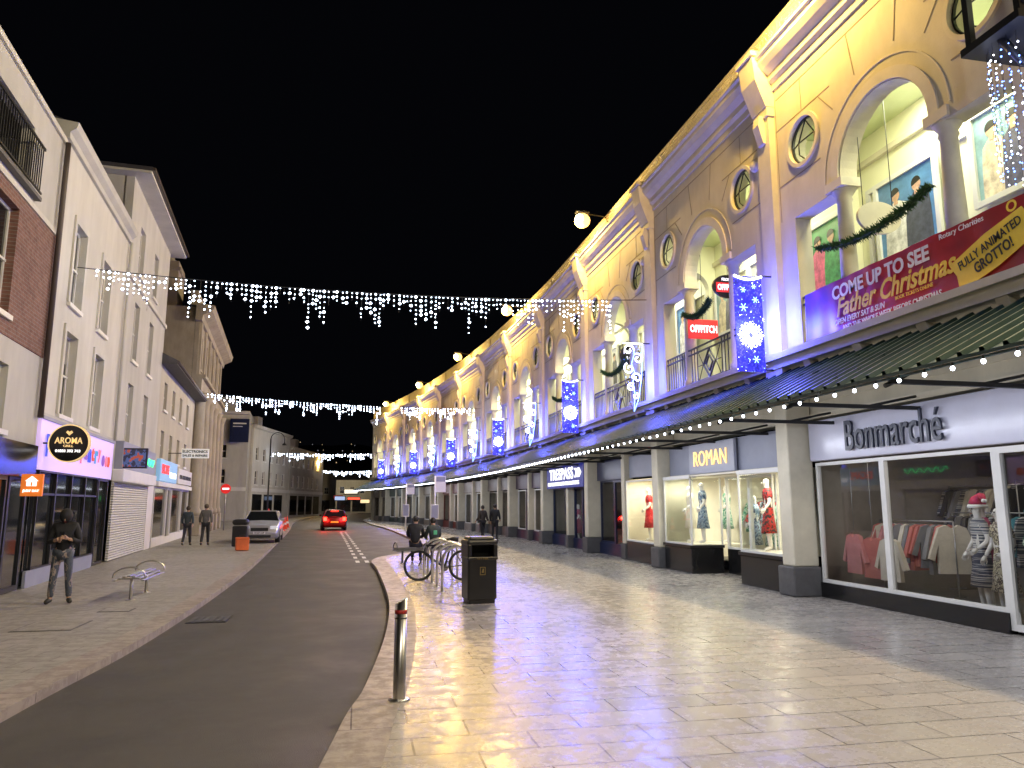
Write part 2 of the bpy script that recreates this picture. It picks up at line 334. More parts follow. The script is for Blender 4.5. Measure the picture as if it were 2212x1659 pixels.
mb.box(-.24,.24,-.22,.2,7.45,7.62,'creamlite'); T['column']=mb
mb=MB().plate([circ(0,0,.54,40),circ(0,0,.46,40)],-.05,.02,'creamlite'); mb.plate([circ(0,0,.465,40),circ(0,0,.43,40)],.04,.09,'black')
for a,b,c,d in((0,.43,-.26,.05),(0,.43,.26,.05),(-.26,.05,-.26,-.2),(.26,.05,.26,-.2),(-.26,-.2,0,-.43),(.26,-.2,0,-.43),(-.26,.05,.26,.05),(-.43,0,-.26,.05),(.26,-.2,.39,-.2)):
    mb.tube([(a,.07,b),(c,.07,d)],.014,'black',6)
T['round_window']=mb
mb=MB().box(-H,H,-.22,.0,4.45,4.62,'creamlite').box(-H,H,-.3,0,4.62,4.74,'creamlite')
for x in(-2.2,-.75,.75,2.2): mb.prism([(0,4.45),(-.2,4.45),(-.14,4.3),(0,4.25)],x-.1,x+.1,'creamlite')
T['balcony_ledge']=mb
mb=MB()
for z in(4.86,5.62,5.76): mb.box(-2.54,2.54,.05,.09,z-.015,z+.02,'black')
for s_ in(-1,1):
    for i in range(8): x=s_*(1.42+i*.15); mb.box(x-.01,x+.01,.06,.08,4.76,5.76,'black')
for i in range(3):
    for s_ in (-1,1): x=s_*(.98-i*.16); mb.box(x-.01,x+.01,.06,.08,4.76,5.76,'black')
for q in(.34,.2): mb.plate([[(q,5.25),(0,5.25+q*1.1),(-q,5.25),(0,5.25-q*1.1)],[(q-.04,5.25),(0,5.25+q*1.1-.045),(-q+.04,5.25),(0,5.25-q*1.1+.045)]],.05,.09,'black')
for s_ in(-1,1): mb.tube([(s_*.34,.07,5.25),(s_*.6,.07,5.25)],.012,'black',5); mb.tube([(s_*.6,.07,4.86),(s_*.34,.07,5.25),(s_*.6,.07,5.62)],.012,'black',5)
T['railing']=mb
mb=MB().box(-H,H,2.0,2.15,4.6,9.6,'gal').box(-H,H,.35,2.0,4.6,4.7,'dkgrey').box(-H,H,.35,2.0,9.5,9.6,'galceil')
mb.box(-H,H,1.9,2.0,8.85,8.97,'creamlite')
T['gallery_room']=mb
mb=MB()
tm=Matrix.Translation((H,1.175,0))@Matrix.Rotation(R(90),4,'Z')
mb.plate([rect(-.82,.82,4.7,9.5),[(-.6,4.7001),(.6,4.7001)]+circ(0,8.1,.6,20,0,math.pi,True)],-.12,.12,'gal',T=tm); T['gallery_arch']=mb
mb=MB()
for x0,x1 in((-2.9,-1.2),(-.8,1.0),(1.4,2.9)):
    mb.plate([rect(x0,x1,4.72,8.3),rect(x0+.1,x1-.1,4.82,8.2)],1.93,1.99,'white')
T['gallery_frame']=mb
mb=MB(); N=22; prof=[]
for i in range(N):
    x=-H+BW*i/N; st=BW/N
    prof+=[(x,0),(x+.02,.06),(x+.07,.06),(x+.09,0)]
prof.append((H,0))
ya,za,yb,zb=-2.0,3.34,-.02,4.36; n=len(prof)
nx=Vector((0,-(zb-za),yb-ya)).normalized()
vs=[(x,ya+nx.y*h,za+nx.z*h) for x,h in prof]+[(x,yb+nx.y*h,zb+nx.z*h) for x,h in prof]
mb.add(vs,[(i,i+1,n+i+1,n+i) for i in range(n-1)],'canopy')
mb.quad([(-H,ya,za-.03),(H,ya,za-.03),(H,yb,zb-.03),(-H,yb,zb-.03)],'black')
mb.box(-H,H,ya-.05,ya,za-.07,za+.0,'canopy'); T['canopy']=mb
mb=MB().box(-.03,.03,-1.98,.3,3.23,3.29,'black').tube([(0,-1.9,3.26),(0,-.1,4.2)],.025,'black',8).tube([(0,.25,3.45),(0,-.7,3.25)],.022,'black',8)
mb.tube([(0,-1.95,3.24),(0,-2.05,3.2)],.03,'black',8); T['canopy_bracket']=mb
mb=MB().bbox(H-.21,H+.21,-.12,.42,.56,4.45,'creamlite',.03).bbox(H-.28,H+.28,-.19,.42,0,.56,'dkgrey',.03).box(H-.26,H+.26,-.16,.42,3.9,4.1,'creamlite'); T['street_column']=mb
mb=MB().bbox(-.08,.22,.1,.42,.5,3.4,'creamlite',.02).bbox(-.12,.26,.06,.42,0,.5,'dkgrey',.02); T['shop_pier']=mb
mb=MB().box(-H,H,.45,.75,3.42,4.5,'cream').box(-H,H,.38,.45,3.42,3.52,'creamlite').box(-2.8,2.8,.42,.45,3.75,4.2,'cream'); T['lower_wall']=mb
mb=MB(); rs=random.Random(3)
for i in range(60):
    x=-H+BW*i/60+.03
    for q in(-.5,0,.5): mb.tube([(x,-.34,11.22),(x+rs.uniform(-.03,.03)+q*.1,-.39+q*.14,11.38)],.004,'galv',3,False)
mb.box(-H,H,-.36,-.32,11.21,11.225,'galv')
T['bird_spikes']=mb
base={}
for k in ('wall','arch_moulding','wall_joint','cornice','parapet','pilaster','wall_boss','balcony_ledge','railing','gallery_room','gallery_arch','gallery_frame','canopy','street_column','lower_wall','bird_spikes'):
    base[k]=T[k].build('upper_wall' if k=='wall' else k,arc,*((lambda q:(q[0],q[1]))(bl(1))))
base['bird_spikes']['kind']='stuff'
base_col=T['column'].build('column',arc); base_rw=T['round_window'].build('round_window',arc); 
MB().add([(x,.075,z) for x,z in circ(0,0,.45,32)],[tuple(range(32))],'glass').build('window_glass',base_rw,fix=False)
base_br=T['canopy_bracket'].build('canopy_bracket',arc); base_pier=T['shop_pier'].build('shop_pier',arc)
def at(i,x,y=0,z=0):
    (lx,ly,_),r=bl(i); return (lx+x*math.cos(r)-y*math.sin(r),ly+x*math.sin(r)+y*math.cos(r),z),r
for i in range(len(BAYS)):
    loc,r=bl(i)
    if i!=1:
        for k,o in base.items():
            if k=='bird_spikes' and i>4: continue
            dup(o,arc,loc,r)
    for x in(-1.24,1.24):
        l,_=at(i,x,.17)
        if i==0 and x<0: base_col.location=l; base_col.rotation_euler=(0,0,r)
        else: dup(base_col,arc,l,r)
    for x in(-2.1,2.1):
        l,_=at(i,x,0,8.88)
        if i==0 and x<0: base_rw.location=l; base_rw.rotation_euler=(0,0,r)
        else: dup(base_rw,arc,l,r)
    for x in(-2.2,0,2.2):
        l,_=at(i,x,0)
        if i==0 and x<0: base_br.location=l; base_br.rotation_euler=(0,0,r)
        else: dup(base_br,arc,l,r)
    if i>=3:
        l,_=at(i,0,0)
        if i==3: base_pier.location=l; base_pier.rotation_euler=(0,0,r)
        else: dup(base_pier,arc,l,r)
    l,_=at(i,0,1.1,9.45); light('AREA','ceiling_light',l,(1,.98,.66),200,arc,2.4,(0,0,r),sy=.8)
def W(i,x,y,z):
    c,r=BAYS[i]; return Vector((c.x+x*math.cos(r)-y*math.sin(r),c.y+x*math.sin(r)+y*math.cos(r),z))
mb=MB()
for i in range(len(BAYS)):
    q=[W(i,-H,.5,11.3)-AR0,W(i,H,.5,11.3)-AR0,W(i,H,9,11.3)-AR0,W(i,-H,9,11.3)-AR0]; mb.quad(q,'slate')
mb.build('flat_roof',arc)
q=MB(); last=len(BAYS)-1
a=W(last,-H,.02,0)-AR0; b=W(last,-H,9,0)-AR0
q.quad([a,b,b+Vector((0,0,12.3)),a+Vector((0,0,12.3))],'cream').build('end_wall',arc)
# ---------------------------------------------------------------- shopfronts of arcade
M['bonf']=mat('lilac_fascia',(.54,.55,.68),.22,var=.05); M['bon_in']=mat('shop_interior_paint',(.26,.235,.21),.7,var=.15)
M['bright_in']=mat('bright_shop_paint',(.80,.76,.64),.6,var=.06); M['shopfl']=mat('shop_floor',(.20,.18,.15),.4,var=.2)
M['navy']=mat('navy_shop_paint',(.012,.02,.07),.35,var=.2); M['tresp']=emit('lit_blue_sign',(.01,.015,.18),.6)
M['signwhite']=emit('lit_white_letter',(1,1,1),1.2); M['gold']=emit('lit_gold_letter',(1,.66,.26),1.1); M['greyf']=mat('blue_grey_fascia',(.26,.28,.36),.45,var=.08)
M['dim_in']=mat('dim_interior',(.10,.09,.08),.7,var=.4,scale=2); M['white_s']=mat('sign_white_paint',(.8,.8,.8),.4,var=.03)
def room(mb,x0,x1,y0,y1,z0,z1,m,fl='shopfl'):
    mb.quad([(x0,y1,z0),(x1,y1,z0),(x1,y1,z1),(x0,y1,z1)],m); mb.quad([(x0,y0,z0),(x0,y1,z0),(x0,y1,z1),(x0,y0,z1)],m); mb.quad([(x1,y0,z0),(x1,y1,z0),(x1,y1,z1),(x1,y0,z1)],m)
    mb.quad([(x0,y0,z1),(x1,y0,z1),(x1,y1,z1),(x0,y1,z1)],m); mb.quad([(x0,y0,z0),(x1,y0,z0),(x1,y1,z0),(x0,y1,z0)],fl)
def shop(i,label):
    loc,r=bl(i); o=MB().box(-H+.34,H-.34,.9,.95,3.3,3.4,'dkgrey').build('shopfront',arc,loc,r,label); return o
def frame(mb,x0,x1,z0,z1,y,m,t=.06,d=.08): mb.plate([rect(x0,x1,z0,z1),rect(x0+t,x1-t,z0+t,z1-t)],y,y+d,m)
def pane(x0,x1,z0,z1,y,par,name='shop_window_glass'): return MB().quad([(x0,y,z0),(x1,y,z0),(x1,y,z1),(x0,y,z1)],'glass').build(name,par,fix=False)
s=shop(1,'wide glazed clothes shop with pale lilac fascia')
MB().bbox(-3.02,H+3,.3,.45,2.58,3.36,'bonf',.02).build('fascia',s)
mb=MB(); frame(mb,-3.0,-1.12,.28,2.55,.4,'white'); frame(mb,-1.12,1.22,.28,2.55,.4,'white'); frame(mb,1.22,2.6,.05,2.55,.4,'white',.09); frame(mb,2.6,5.2,.28,2.55,.4,'white'); mb.build('window_frame',s)
MB().box(-3.0,1.22,.36,.5,0,.28,'blackgloss').build('plinth',s); pane(-3.0,3.3,.3,2.55,.45,s)
mb=MB(); room(mb,-3.0,6,.5,4.6,.06,2.75,M['bon_in']); mb.build('shop_interior',s)
light('AREA','ceiling_light',(-.5,1.0,2.7),(1,.88,.72),17,s,3,None,sy=.6); light('AREA','ceiling_light',(0,3.4,2.7),(1,.88,.72),12,s,3,None,sy=1.0)
s=shop(2,'dress shop with black stallriser and bright bow windows')
MB().box(-3.05,3.05,.25,.45,2.5,3.3,'greyf').box(-3.05,3.05,.2,.25,2.45,2.53,'creamlite').build('fascia',s)
for a,b in((-3.0,-1.3),(1.2,3.0)):
    MB().bbox(a,b,.0,.9,0,.64,'blackgloss',.02).box(a-.02,b+.02,-.04,.92,.64,.71,'blackgloss').build('stallriser',s)
    mb=MB(); frame(mb,a,b,.71,2.45,.02,'white',.045,.04)
    for x in(a+.02,b-.02): mb.box(x-.02,x+.02,.86,.90,.71,2.45,'white')
    mb.box(a,b,.0,.2,2.42,2.5,'white').build('window_frame',s); pane(a,b,.71,2.45,.04,s)
    for x in(a+.02,b-.02): MB().quad([(x,.06,.71),(x,.9,.71),(x,.9,2.45),(x,.06,2.45)],'glass').build('shop_window_glass',s,fix=False)
MB().box(-1.28,1.18,1.0,1.08,0,.62,'blackgloss').build('stallriser',s)
mb=MB(); frame(mb,-1.28,-.1,.62,2.45,1.0,'white',.05); frame(mb,-.1,1.18,.62,2.45,1.0,'white',.06); mb.build('window_frame',s); pane(-1.28,1.18,.62,2.45,1.04,s)
mb=MB(); room(mb,-3.0,3.0,1.09,4.2,.3,2.5,M['bright_in']); mb.box(-3.0,3.0,.05,1.09,2.46,2.5,'bright_in')
for a,b in((-3.0,-1.3),(1.2,3.0)): mb.box(a+.03,b-.03,.06,1.6,.71,.725,'bright_in')
mb.quad([(-2.98,.05,.7),(-2.98,1.1,.7),(-2.98,1.1,2.5),(-2.98,.05,2.5)],'bright_in'); mb.quad([(2.98,.05,.7),(2.98,1.1,.7),(2.98,1.1,2.5),(2.98,.05,2.5)],'bright_in')
mb.build('shop_interior',s)
for x,yy,p in((-2.1,.5,28),(2.1,.5,28),(-.8,2.2,90),(1.5,2.6,55)): light('AREA','display_light',(x,yy,2.44),(1,.93,.70),p,s,1.0,None,sy=.5)
s=shop(3,'half bright dress window and half navy shopfront')
MB().box(.3,3.05,.25,.45,2.6,3.3,'greyf').build('fascia',s); MB().box(-3.05,-.1,.25,.45,2.6,3.3,'navy').build('fascia',s)
MB().bbox(.3,3.05,.1,.5,0,.60,'blackgloss',.02).build('stallriser',s)
MB().box(-3.05,-.1,.3,.4,0,.4,'navy').build('plinth',s)
mb=MB(); frame(mb,.3,3.02,.60,2.5,.12,'white',.05); mb.build('window_frame',s); mb=MB(); frame(mb,-3.0,-1.5,.4,2.6,.35,'navy'); frame(mb,-1.5,-.12,.02,2.6,.35,'navy',.1); mb.build('window_frame',s)
pane(.32,3.0,.62,2.5,.15,s); pane(-2.9,-.15,.3,2.55,.38,s)
mb=MB(); room(mb,.3,3.0,.18,1.6,.60,2.53,M['bright_in']); room(mb,-3.0,-.1,.5,3,.05,2.55,M['dim_in']); mb.build('shop_interior',s)
light('AREA','display_light',(1.6,.7,2.5),(1,.93,.66),60,s,1.8,None,sy=.6)
s=shop(4,'navy outdoor clothing shop with lit blue fascia')
MB().box(-3.05,3.05,.2,.45,2.45,3.3,'navy').build('fascia',s); MB().box(-3.05,3.05,.3,.42,0,.4,'navy').build('plinth',s)
mb=MB(); frame(mb,-3.0,-.1,.4,2.45,.35,'navy',.07); frame(mb,.25,1.4,.02,2.45,.35,'navy',.1); frame(mb,1.4,3.0,.4,2.45,.35,'navy',.07); mb.build('window_frame',s); pane(-3.0,3.0,.3,2.45,.4,s)
mb=MB(); room(mb,-3.0,3.0,.5,3.2,.05,2.5,M['dim_in']); mb.build('shop_interior',s); light('AREA','display_light',(0,1.8,2.4),(.7,.85,1),20,s,2,None)
gen=[(.14,.03,.02),(.20,.16,.12),(.05,.05,.06),(.03,.05,.04),(.25,.22,.2),(.05,.03,.06),(.12,.1,.09),(.3,.28,.26)]
for i in [0]+list(range(5,len(BAYS))):
    s=shop(i,'closed shop under the green canopy'); c=mat('shop_paint',gen[i%8],.4); 
    MB().box(-3.05,3.05,.25,.45,2.55,3.3,c).build('fascia',s); MB().box(-3.05,-.12,.3,.4,0,.45,c).build('plinth',s); MB().box(.27,3.05,.3,.4,0,.45,c).build('plinth',s)
    mb=MB(); frame(mb,-3.0,-1.3,.45,2.5,.35,'white' if i%2 else c); frame(mb,-1.3,-.12,.02,2.5,.35,c,.1); frame(mb,.28,3.0,.45,2.5,.35,'white' if i%3 else c); mb.build('window_frame',s); pane(-3.0,3.0,.3,2.5,.4,s)
    mb=MB(); room(mb,-3.0,3.0,.5,3.2,.05,2.5,M['dim_in']); mb.build('shop_interior',s)
    light('AREA','display_light',(1.2,1.5,2.4),[(1,.85,.6),(.8,.9,1),(1,.75,.6)][i%3],[14,8,22][i%3],s,1.6,None)
def sign(i,x,y,z,label,name='shop_sign',rot=0):
    c,r=BAYS[i]; return thing(name,label,'sign',W(i,x,y,z),r+rot)
s=sign(1,-.65,.3,3.0,'dark raised letters on pale lilac shop fascia'); MB().text('Bonmarché',0,-.02,2.3,.54,-.06,'lettersilver',.002,.02).build('lettering',s)
M['romanp']=mat('blue_grey_sign_panel',(.36,.38,.46),.4,var=.05)
s=sign(2,-.3,.2,2.9,'blue-grey shop sign panel with glowing gold letters'); MB().bbox(-1.2,1.2,-.08,0,-.38,.38,'romanp',.01).build('panel',s); MB().text('ROMAN',0,0,1.75,.38,-.1,'gold',-.01,.012).build('lettering',s)
s=sign(4,.1,.0,2.88,'lit blue fascia sign with white letters'); MB().box(-2.7,2.7,-.05,.0,-.46,.46,'tresp').build('panel',s)
MB().text('TRESPASS',-.35,.12,3.6,.48,-.07,'signwhite',.02,.01).text('PERFORMANCE OUTDOOR CLOTHING',-.1,-.28,4.6,.15,-.07,'signwhite',.01,.01).plate([[(1.6,-.08),(1.85,-.08),(2.1,.1),(1.85,.28),(1.6,.28),(1.85,.1)]],-.08,-.055,'signwhite').plate([[(2.0,-.08),(2.25,-.08),(2.5,.1),(2.25,.28),(2.0,.28),(2.25,.1)]],-.08,-.055,'signwhite').build('lettering',s)
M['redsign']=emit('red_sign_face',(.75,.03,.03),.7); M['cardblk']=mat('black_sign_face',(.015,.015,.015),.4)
s=thing('hanging_sign','red gallery sign with white letters hung in arch','sign',(8.75,17.6,6.3)); MB().bbox(-.42,.42,-.03,.03,-.26,.26,'redsign',.01).tube([(0,0,.26),(0,0,2.9)],.008,'black',5).build('panel',s); MB().text('OFFPITCH',0,0,.76,.2,-.04,'signwhite',.02).build('lettering',s)
s=thing('hanging_sign','black oval gallery sign with red band','sign',(8.6,15.9,6.95)); MB().plate([circ(0,0,.34,32)],-.03,.03,'cardblk',T=Matrix.Diagonal((1.2,1,.85,1))).box(-.32,.32,-.045,-.03,-.15,.09,'redsign').tube([(0,0,.25),(0,0,2.3)],.008,'black',5).build('panel',s); MB().text('OFFPITCH',0,-.03,.58,.15,-.05,'signwhite',.02).text('PROSPEC',0,.17,.34,.07,-.035,'signwhite',.01).build('lettering',s)
s=thing('hanging_sign','pale oval sign hung in the gallery arch','sign',(8.95,11.0,6.8)); MB().plate([circ(0,0,.3,40)],-.03,.03,'creamlite',T=Matrix.Diagonal((1.45,1,1,1))).tube([(-.3,0,.2),(-.3,0,2.6)],.008,'black',5).tube([(.3,0,.2),(.3,0,2.6)],.008,'black',5).build('panel',s)
s=thing('hanging_sign','black oval gallery sign with pale letters','sign',(8.6,22.6,6.6)); MB().plate([circ(0,0,.32,32)],-.03,.03,'cardblk',T=Matrix.Diagonal((1.1,1,1,1))).tube([(0,0,.3),(0,0,2.8)],.008,'black',5).build('panel',s); MB().text('PRESS',0,.08,.45,.11,-.045,'signwhite',.01).text('& GO',0,-.1,.3,.1,-.045,'signwhite',.01).build('lettering',s)
pc=[[(.25,.42,.5),(.75,.6,.45),(.12,.12,.2),(.8,.75,.6)],[(.1,.25,.5),(.6,.1,.08),(.7,.72,.7),(.05,.06,.1)],[(.08,.35,.15),(.8,.5,.4),(.2,.5,.55),(.7,.15,.3)],[(.5,.5,.5),(.1,.1,.1),(.6,.3,.2),(.85,.8,.7)]]
def poster(i,x,z,w_,h,k,y=1.88):
    s=thing('poster','framed colourful fashion poster on the gallery wall','poster',W(i,x,y,z),BAYS[i][1],'posters on the gallery wall')
    mb=MB(); mb.plate([rect(-w_/2-.1,w_/2+.1,-h/2-.1,h/2+.1),rect(-w_/2,w_/2,-h/2,h/2)],-.05,.02,'white'); mb.build('frame',s)
    p=pc[k%4]; mm=mat('poster_print',p[0],.3,var=.5,scale=1.3); mb=MB().quad([(-w_/2,0,-h/2),(w_/2,0,-h/2),(w_/2,0,h/2),(-w_/2,0,h/2)],mm)
    for q,(dx,c) in enumerate(((-.18,p[1]),(.2,p[2]))):
        dx*=w_; cm=mat('print_ink',p[(q+k+1)%4],.4,var=.5,scale=5); sk=mat('print_skin',(.6,.38,.27),.4,var=.3,scale=9)
        mb.plate([[(dx-.24*w_,-h/2),(dx+.22*w_,-h/2),(dx+.21*w_,-.1*h),(dx+.19*w_,h*.12),(dx+.05*w_,h*.19),(dx-.05*w_,h*.19),(dx-.18*w_,h*.1),(dx-.22*w_,-.12*h)]],-.006-.003*q,-.002,cm)
        mb.plate([[(dx-.04*w_,h*.15),(dx+.04*w_,h*.15)]+circ(dx,h*.27,.075*h,14,-1.1,4.24,True)],-.012-.003*q,-.008,sk); mb.plate([circ(dx,h*.30,.08*h,12,.1,math.pi+.4,True)],-.016-.003*q,-.013,'cardblk')
    mb.build('print',s)
poster(1,.55,7.6,1.1,1.5,0); poster(1,-1.7,7.4,1.5,1.5,1); poster(2,2.3,7.3,1.3,1.6,2); poster(2,-.3,7.4,1.2,1.5,3); poster(2,-2.4,7.4,1.1,1.4,0); poster(3,1.5,7.4,1.2,1.5,1); poster(3,-1.5,7.4,1.2,1.5,2); poster(4,1,7.4,1.3,1.5,3); poster(4,-2,7.4,1.2,1.5,0)
M['fir']=mat('green_tinsel',(.03,.09,.03),.5,var=.6,scale=20)
def garland(i,x0,x1,z,sag):
    mb=MB(); n=260
    for k in range(n):
        t=k/n; x=x0+(x1-x0)*t; zz=z-sag*4*t*(1-t)
        for q in range(6):
            a=random.uniform(0,6.28); l=random.uniform(.06,.14); d=Vector((random.uniform(-.5,.5),math.cos(a),math.sin(a)))*l; p=Vector((x,-.1,zz)); e=Vector((.014,0,.014))
            mb.add([p-e,p+e,p+d],[(0,1,2)],'fir')
    mb.tube([(x0+(x1-x0)*k/12,-.1,z-sag*4*(k/12)*(1-k/12)) for k in range(13)],.03,'fir',6)
    o=mb.build('garland',None,(BAYS[i][0].x,BAYS[i][0].y,0),BAYS[i][1],fix=False); tag(o,'green fir garland draped between gallery columns','garland','green garlands on the gallery')
garland(1,-1.75,1.1,6.5,.22); garland(2,-1.0,.5,6.72,.22); garland(3,-1.2,1.2,6.4,.3); garland(4,-1.2,1.2,6.4,.3)
def bannermat():
    m=bpy.data.materials.new('banner_print_light_spill'); m.use_nodes=True; nt=m.node_tree; b=nt.nodes['Principled BSDF']; L=nt.links.new
    tc=nt.nodes.new('ShaderNodeTexCoord'); sx=nt.nodes.new('ShaderNodeSeparateXYZ'); L(tc.outputs['Object'],sx.inputs[0]); n=nt.nodes.new('ShaderNodeTexNoise'); n.inputs['Scale'].default_value=2.5; n.inputs['Detail'].default_value=5; L(tc.outputs['Object'],n.inputs['Vector'])
    a=nt.nodes.new('ShaderNodeMath'); a.operation='MULTIPLY_ADD'; a.inputs[1].default_value=2.2; L(n.outputs[0],a.inputs[0]); L(sx.outputs[0],a.inputs[2])
    mr=nt.nodes.new('ShaderNodeMapRange'); mr.inputs[1].default_value=-1.4; mr.inputs[2].default_value=3.8; L(a.outputs[0],mr.inputs[0])
    cr=nt.nodes.new('ShaderNodeValToRGB'); e=cr.color_ramp.elements; e[0].color=(.12,.05,.38,1); e[1].color=(.22,.015,.02,1); x=e.new(.25); x.color=(.42,.04,.2,1); x=e.new(.45); x.color=(.58,.03,.06,1); x=e.new(.75); x.color=(.34,.015,.02,1)  # purple end is blue light spill painted into the red print
    L(mr.outputs[0],cr.inputs[0]); L(cr.outputs[0],b.inputs['Base Color']); b.inputs['Roughness'].default_value=.35; return m
s=thing('banner','red charity banner with purple light spill painted in, tied to the balcony railing','banner',W(1,.2,-.04,5.24),BAYS[1][1])
mb=MB(); nx_=40; vs=[];fs=[]
for a in range(nx_+1):
    for b in range(7):
        x=-2.5+5.0*a/nx_; z=-.5+1.0*b/6; vs.append((x,-.02+.012*math.sin(x*5+z*3)+.008*math.sin(x*13),z))
for a in range(nx_):
    for b in range(6): fs.append((a*7+b,(a+1)*7+b,(a+1)*7+b+1,a*7+b+1))
mb.add(vs,fs,bannermat(),True).build('cloth',s)
M['bw']=mat('banner_white',(.8,.8,.78),.5); M['by']=mat('banner_yellow',(.85,.62,.05),.5); M['bk']=mat('banner_black',(.02,.02,.02),.5)
mb=MB().text('COME UP TO SEE',-.45,.27,2.35,.25,-.05,'bw',.03,.004); mb.text('Father Christmas',-.15,-.02,2.75,.34,-.055,'by',.02,.004,.35)
mb.text('OPEN EVERY SAT & SUN',-.95,-.27,1.3,.1,-.05,'bw',.01,.004,.2).text('AND THE WHOLE WEEK BEFORE CHRISTMAS',-.25,-.41,2.3,.1,-.05,'bw',.01,.004).text('BOOK TICKETS ONLINE',.35,-.24,.8,.06,-.05,'by',.0,.004).text('Rotary Charities',1.35,.40,.8,.11,-.05,'bw',0,.004)
mb.plate([circ(2.2,.40,.08,20),circ(2.2,.40,.05,20)],-.05,-.045,'by')
tt=Matrix.Translation((1.83,0,-.08))@Matrix.Rotation(R(-17),4,'Y')
mb.plate([[(-.68,-.24),(.0,-.27),(.64,-.22),(.68,.0),(.62,.24),(0,.27),(-.7,.22),(-.64,0)]],-.06,-.05,'by',T=tt); mb.text('FULLY ANIMATED',0,.1,1.1,.13,-.066,'bk',.01,.003,T=tt).text('GROTTO!',0,-.09,.66,.16,-.066,'bk',.02,.003,T=tt); mb.build('lettering',s)
# festoon lights
s=thing('festoon_lights','string of white bulbs along the canopy edge','string lights',AR0)
cb=MB(); bb=MB()
for i in range(len(BAYS)):
    for k in range(16):
        x=H-BW*k/16; p=W(i,x,-2.075,3.285)-AR0; q=W(i,x-BW/16,-2.075,3.285)-AR0
        cb.tube([p,q],.007,'wire',4,False); bb.ball(p-Vector((0,0,.065)),.024 if i<3 else .034,'bulbw',8,(1,1,1.2)); cb.cyl(p,p-Vector((0,0,.045)),.014,'wire',n=6)
cb.build('cable',s,fix=False); b=bb.build('bulbs',s,fix=False); b['kind']='stuff'
for i in range(0,12): light('AREA','bulb_glow',W(i,0,-2.05,3.15)-AR0,(.84,.88,1),(110 if i<3 else 62),s,6.2,(R(28),0,BAYS[i][1]),sy=.12)
def motif(i,kind):
    loc=W(i,-H,-.68,5.4); s=thing('light_motif','blue illuminated snowflake panel hung on pilaster' if kind else 'white illuminated scroll motif hung on pilaster','christmas light',loc,BAYS[i][1]+R(90),'illuminated motifs along the arcade')
    mb=MB(); f=MB()
    f.tube([(.3,0,1.02),(.75,0,1.02)],.02,'black',6).tube([(.3,0,-.95),(.75,0,-.95)],.02,'black',6)
    if kind:
        f.box(-.31,.31,.0,.02,-1.0,1.0,'blueled')
        mb.tube([(-.31+.62*t/8,-.02,1.0-.07*math.sin(math.pi*t/8)) for t in range(9)],.024,'whiteled',5)
        cz=-.25
        for a in range(16):
            t=a*math.pi/8; r1=.28 if a%2==0 else .2; c_,s_=math.cos(t),math.sin(t)
            mb.tube([(c_*.08,-.03,cz+s_*.08),(c_*r1,-.03,cz+s_*r1)],.015,'whiteled',5)
            if a%2==0:
                for d in(-.3,.3): mb.tube([(c_*.18,-.03,cz+s_*.18),(math.cos(t+d)*.26,-.03,cz+math.sin(t+d)*.26)],.010,'whiteled',5)
        mb.tube([(math.cos(k*math.pi/8)*.075,-.03,cz+math.sin(k*math.pi/8)*.075) for k in range(17)],.02,'whiteled',5)
        for k in range(80):
            x=random.uniform(-.33,.33); z=random.uniform(-1.04,.98)
            if math.hypot(x,z-cz)>.24: mb.octa((x,-.02,z),random.choice((.006,.008,.013)),random.choice(('whiteled','cyanled')))
        for sx,sz,rr in((-.13,.33,.09),(.14,.5,.07),(-.12,.7,.06),(.1,-.75,.08),(.12,.78,.05)):
            for a in range(3):
                t=a*math.pi/3; mb.tube([(sx-math.cos(t)*rr,-.025,sz-math.sin(t)*rr),(sx+math.cos(t)*rr,-.025,sz+math.sin(t)*rr)],.009,'cyanled',5)
    else:
        def sp(cx,cz,r,turn,dirn,a0,rr=.019,m='whiteled'):
            mb.tube([(cx+dirn*math.cos(a0+turn*t/18)*r*(1-.75*t/18),-.02,cz+math.sin(a0+turn*t/18)*r*(1-.75*t/18)) for t in range(19)],rr,m,5)
        f.tube([(-.3,0,1.0),(.3,0,1.0),(.26,0,0),(.12,0,-.7),(0,0,-1.02),(-.12,0,-.7),(-.3,0,.2),(-.3,0,1)],.008,'wire',5)
        sp(-.13,.8,.17,7,1,0); sp(.15,.55,.16,7,-1,1); sp(-.12,.25,.17,7,1,2); sp(.11,-.02,.15,7,-1,0); sp(-.07,-.3,.13,7,1,1); sp(.05,-.55,.1,6,-1,2)
        mb.tube([(.3,-.02,1.0),(.28,-.02,.5),(.25,-.02,0),(.14,-.02,-.65),(0,-.02,-1.0)],.014,'cyanled',5); mb.tube([(-.3,-.02,1),(.3,-.02,1)],.016,'whiteled',5)
        mb.tube([(-.02,-.02,.98),(.05,-.02,.7),(-.05,-.02,.4),(.05,-.02,.12),(-.02,-.02,-.15),(.03,-.02,-.45),(0,-.02,-1)],.014,'cyanled',5)
        for k in range(40):
            z=random.uniform(-.9,.95); hw=.28*min(1,(z+1.1)/1.1); mb.octa((random.uniform(-hw,hw),-.02,z),random.choice((.007,.012)),'cyanled')
    f.build('frame',s); b=mb.build('lights',s); b['kind']='stuff'
    light('POINT','motif_glow',(.0,-.3,-.1),(.06,.08,1),340 if kind else 200,s,.25)
    light('POINT','motif_glow',(.1,.35,-.1),(.06,.08,1),260 if kind else 160,s,.25)
for n_,i in enumerate(range(2,len(BAYS))): motif(i-1,n_%2==0)
s=thing('lantern_bracket','black iron bracket holding a hanging curtain of lights','lantern',(7.75,6.75,7.25))
mb=MB()
for x in(-.45,.45):
    for y in(-.35,.35): mb.box(x-.04,x+.04,y-.04,y+.04,.1,1.9,'black')
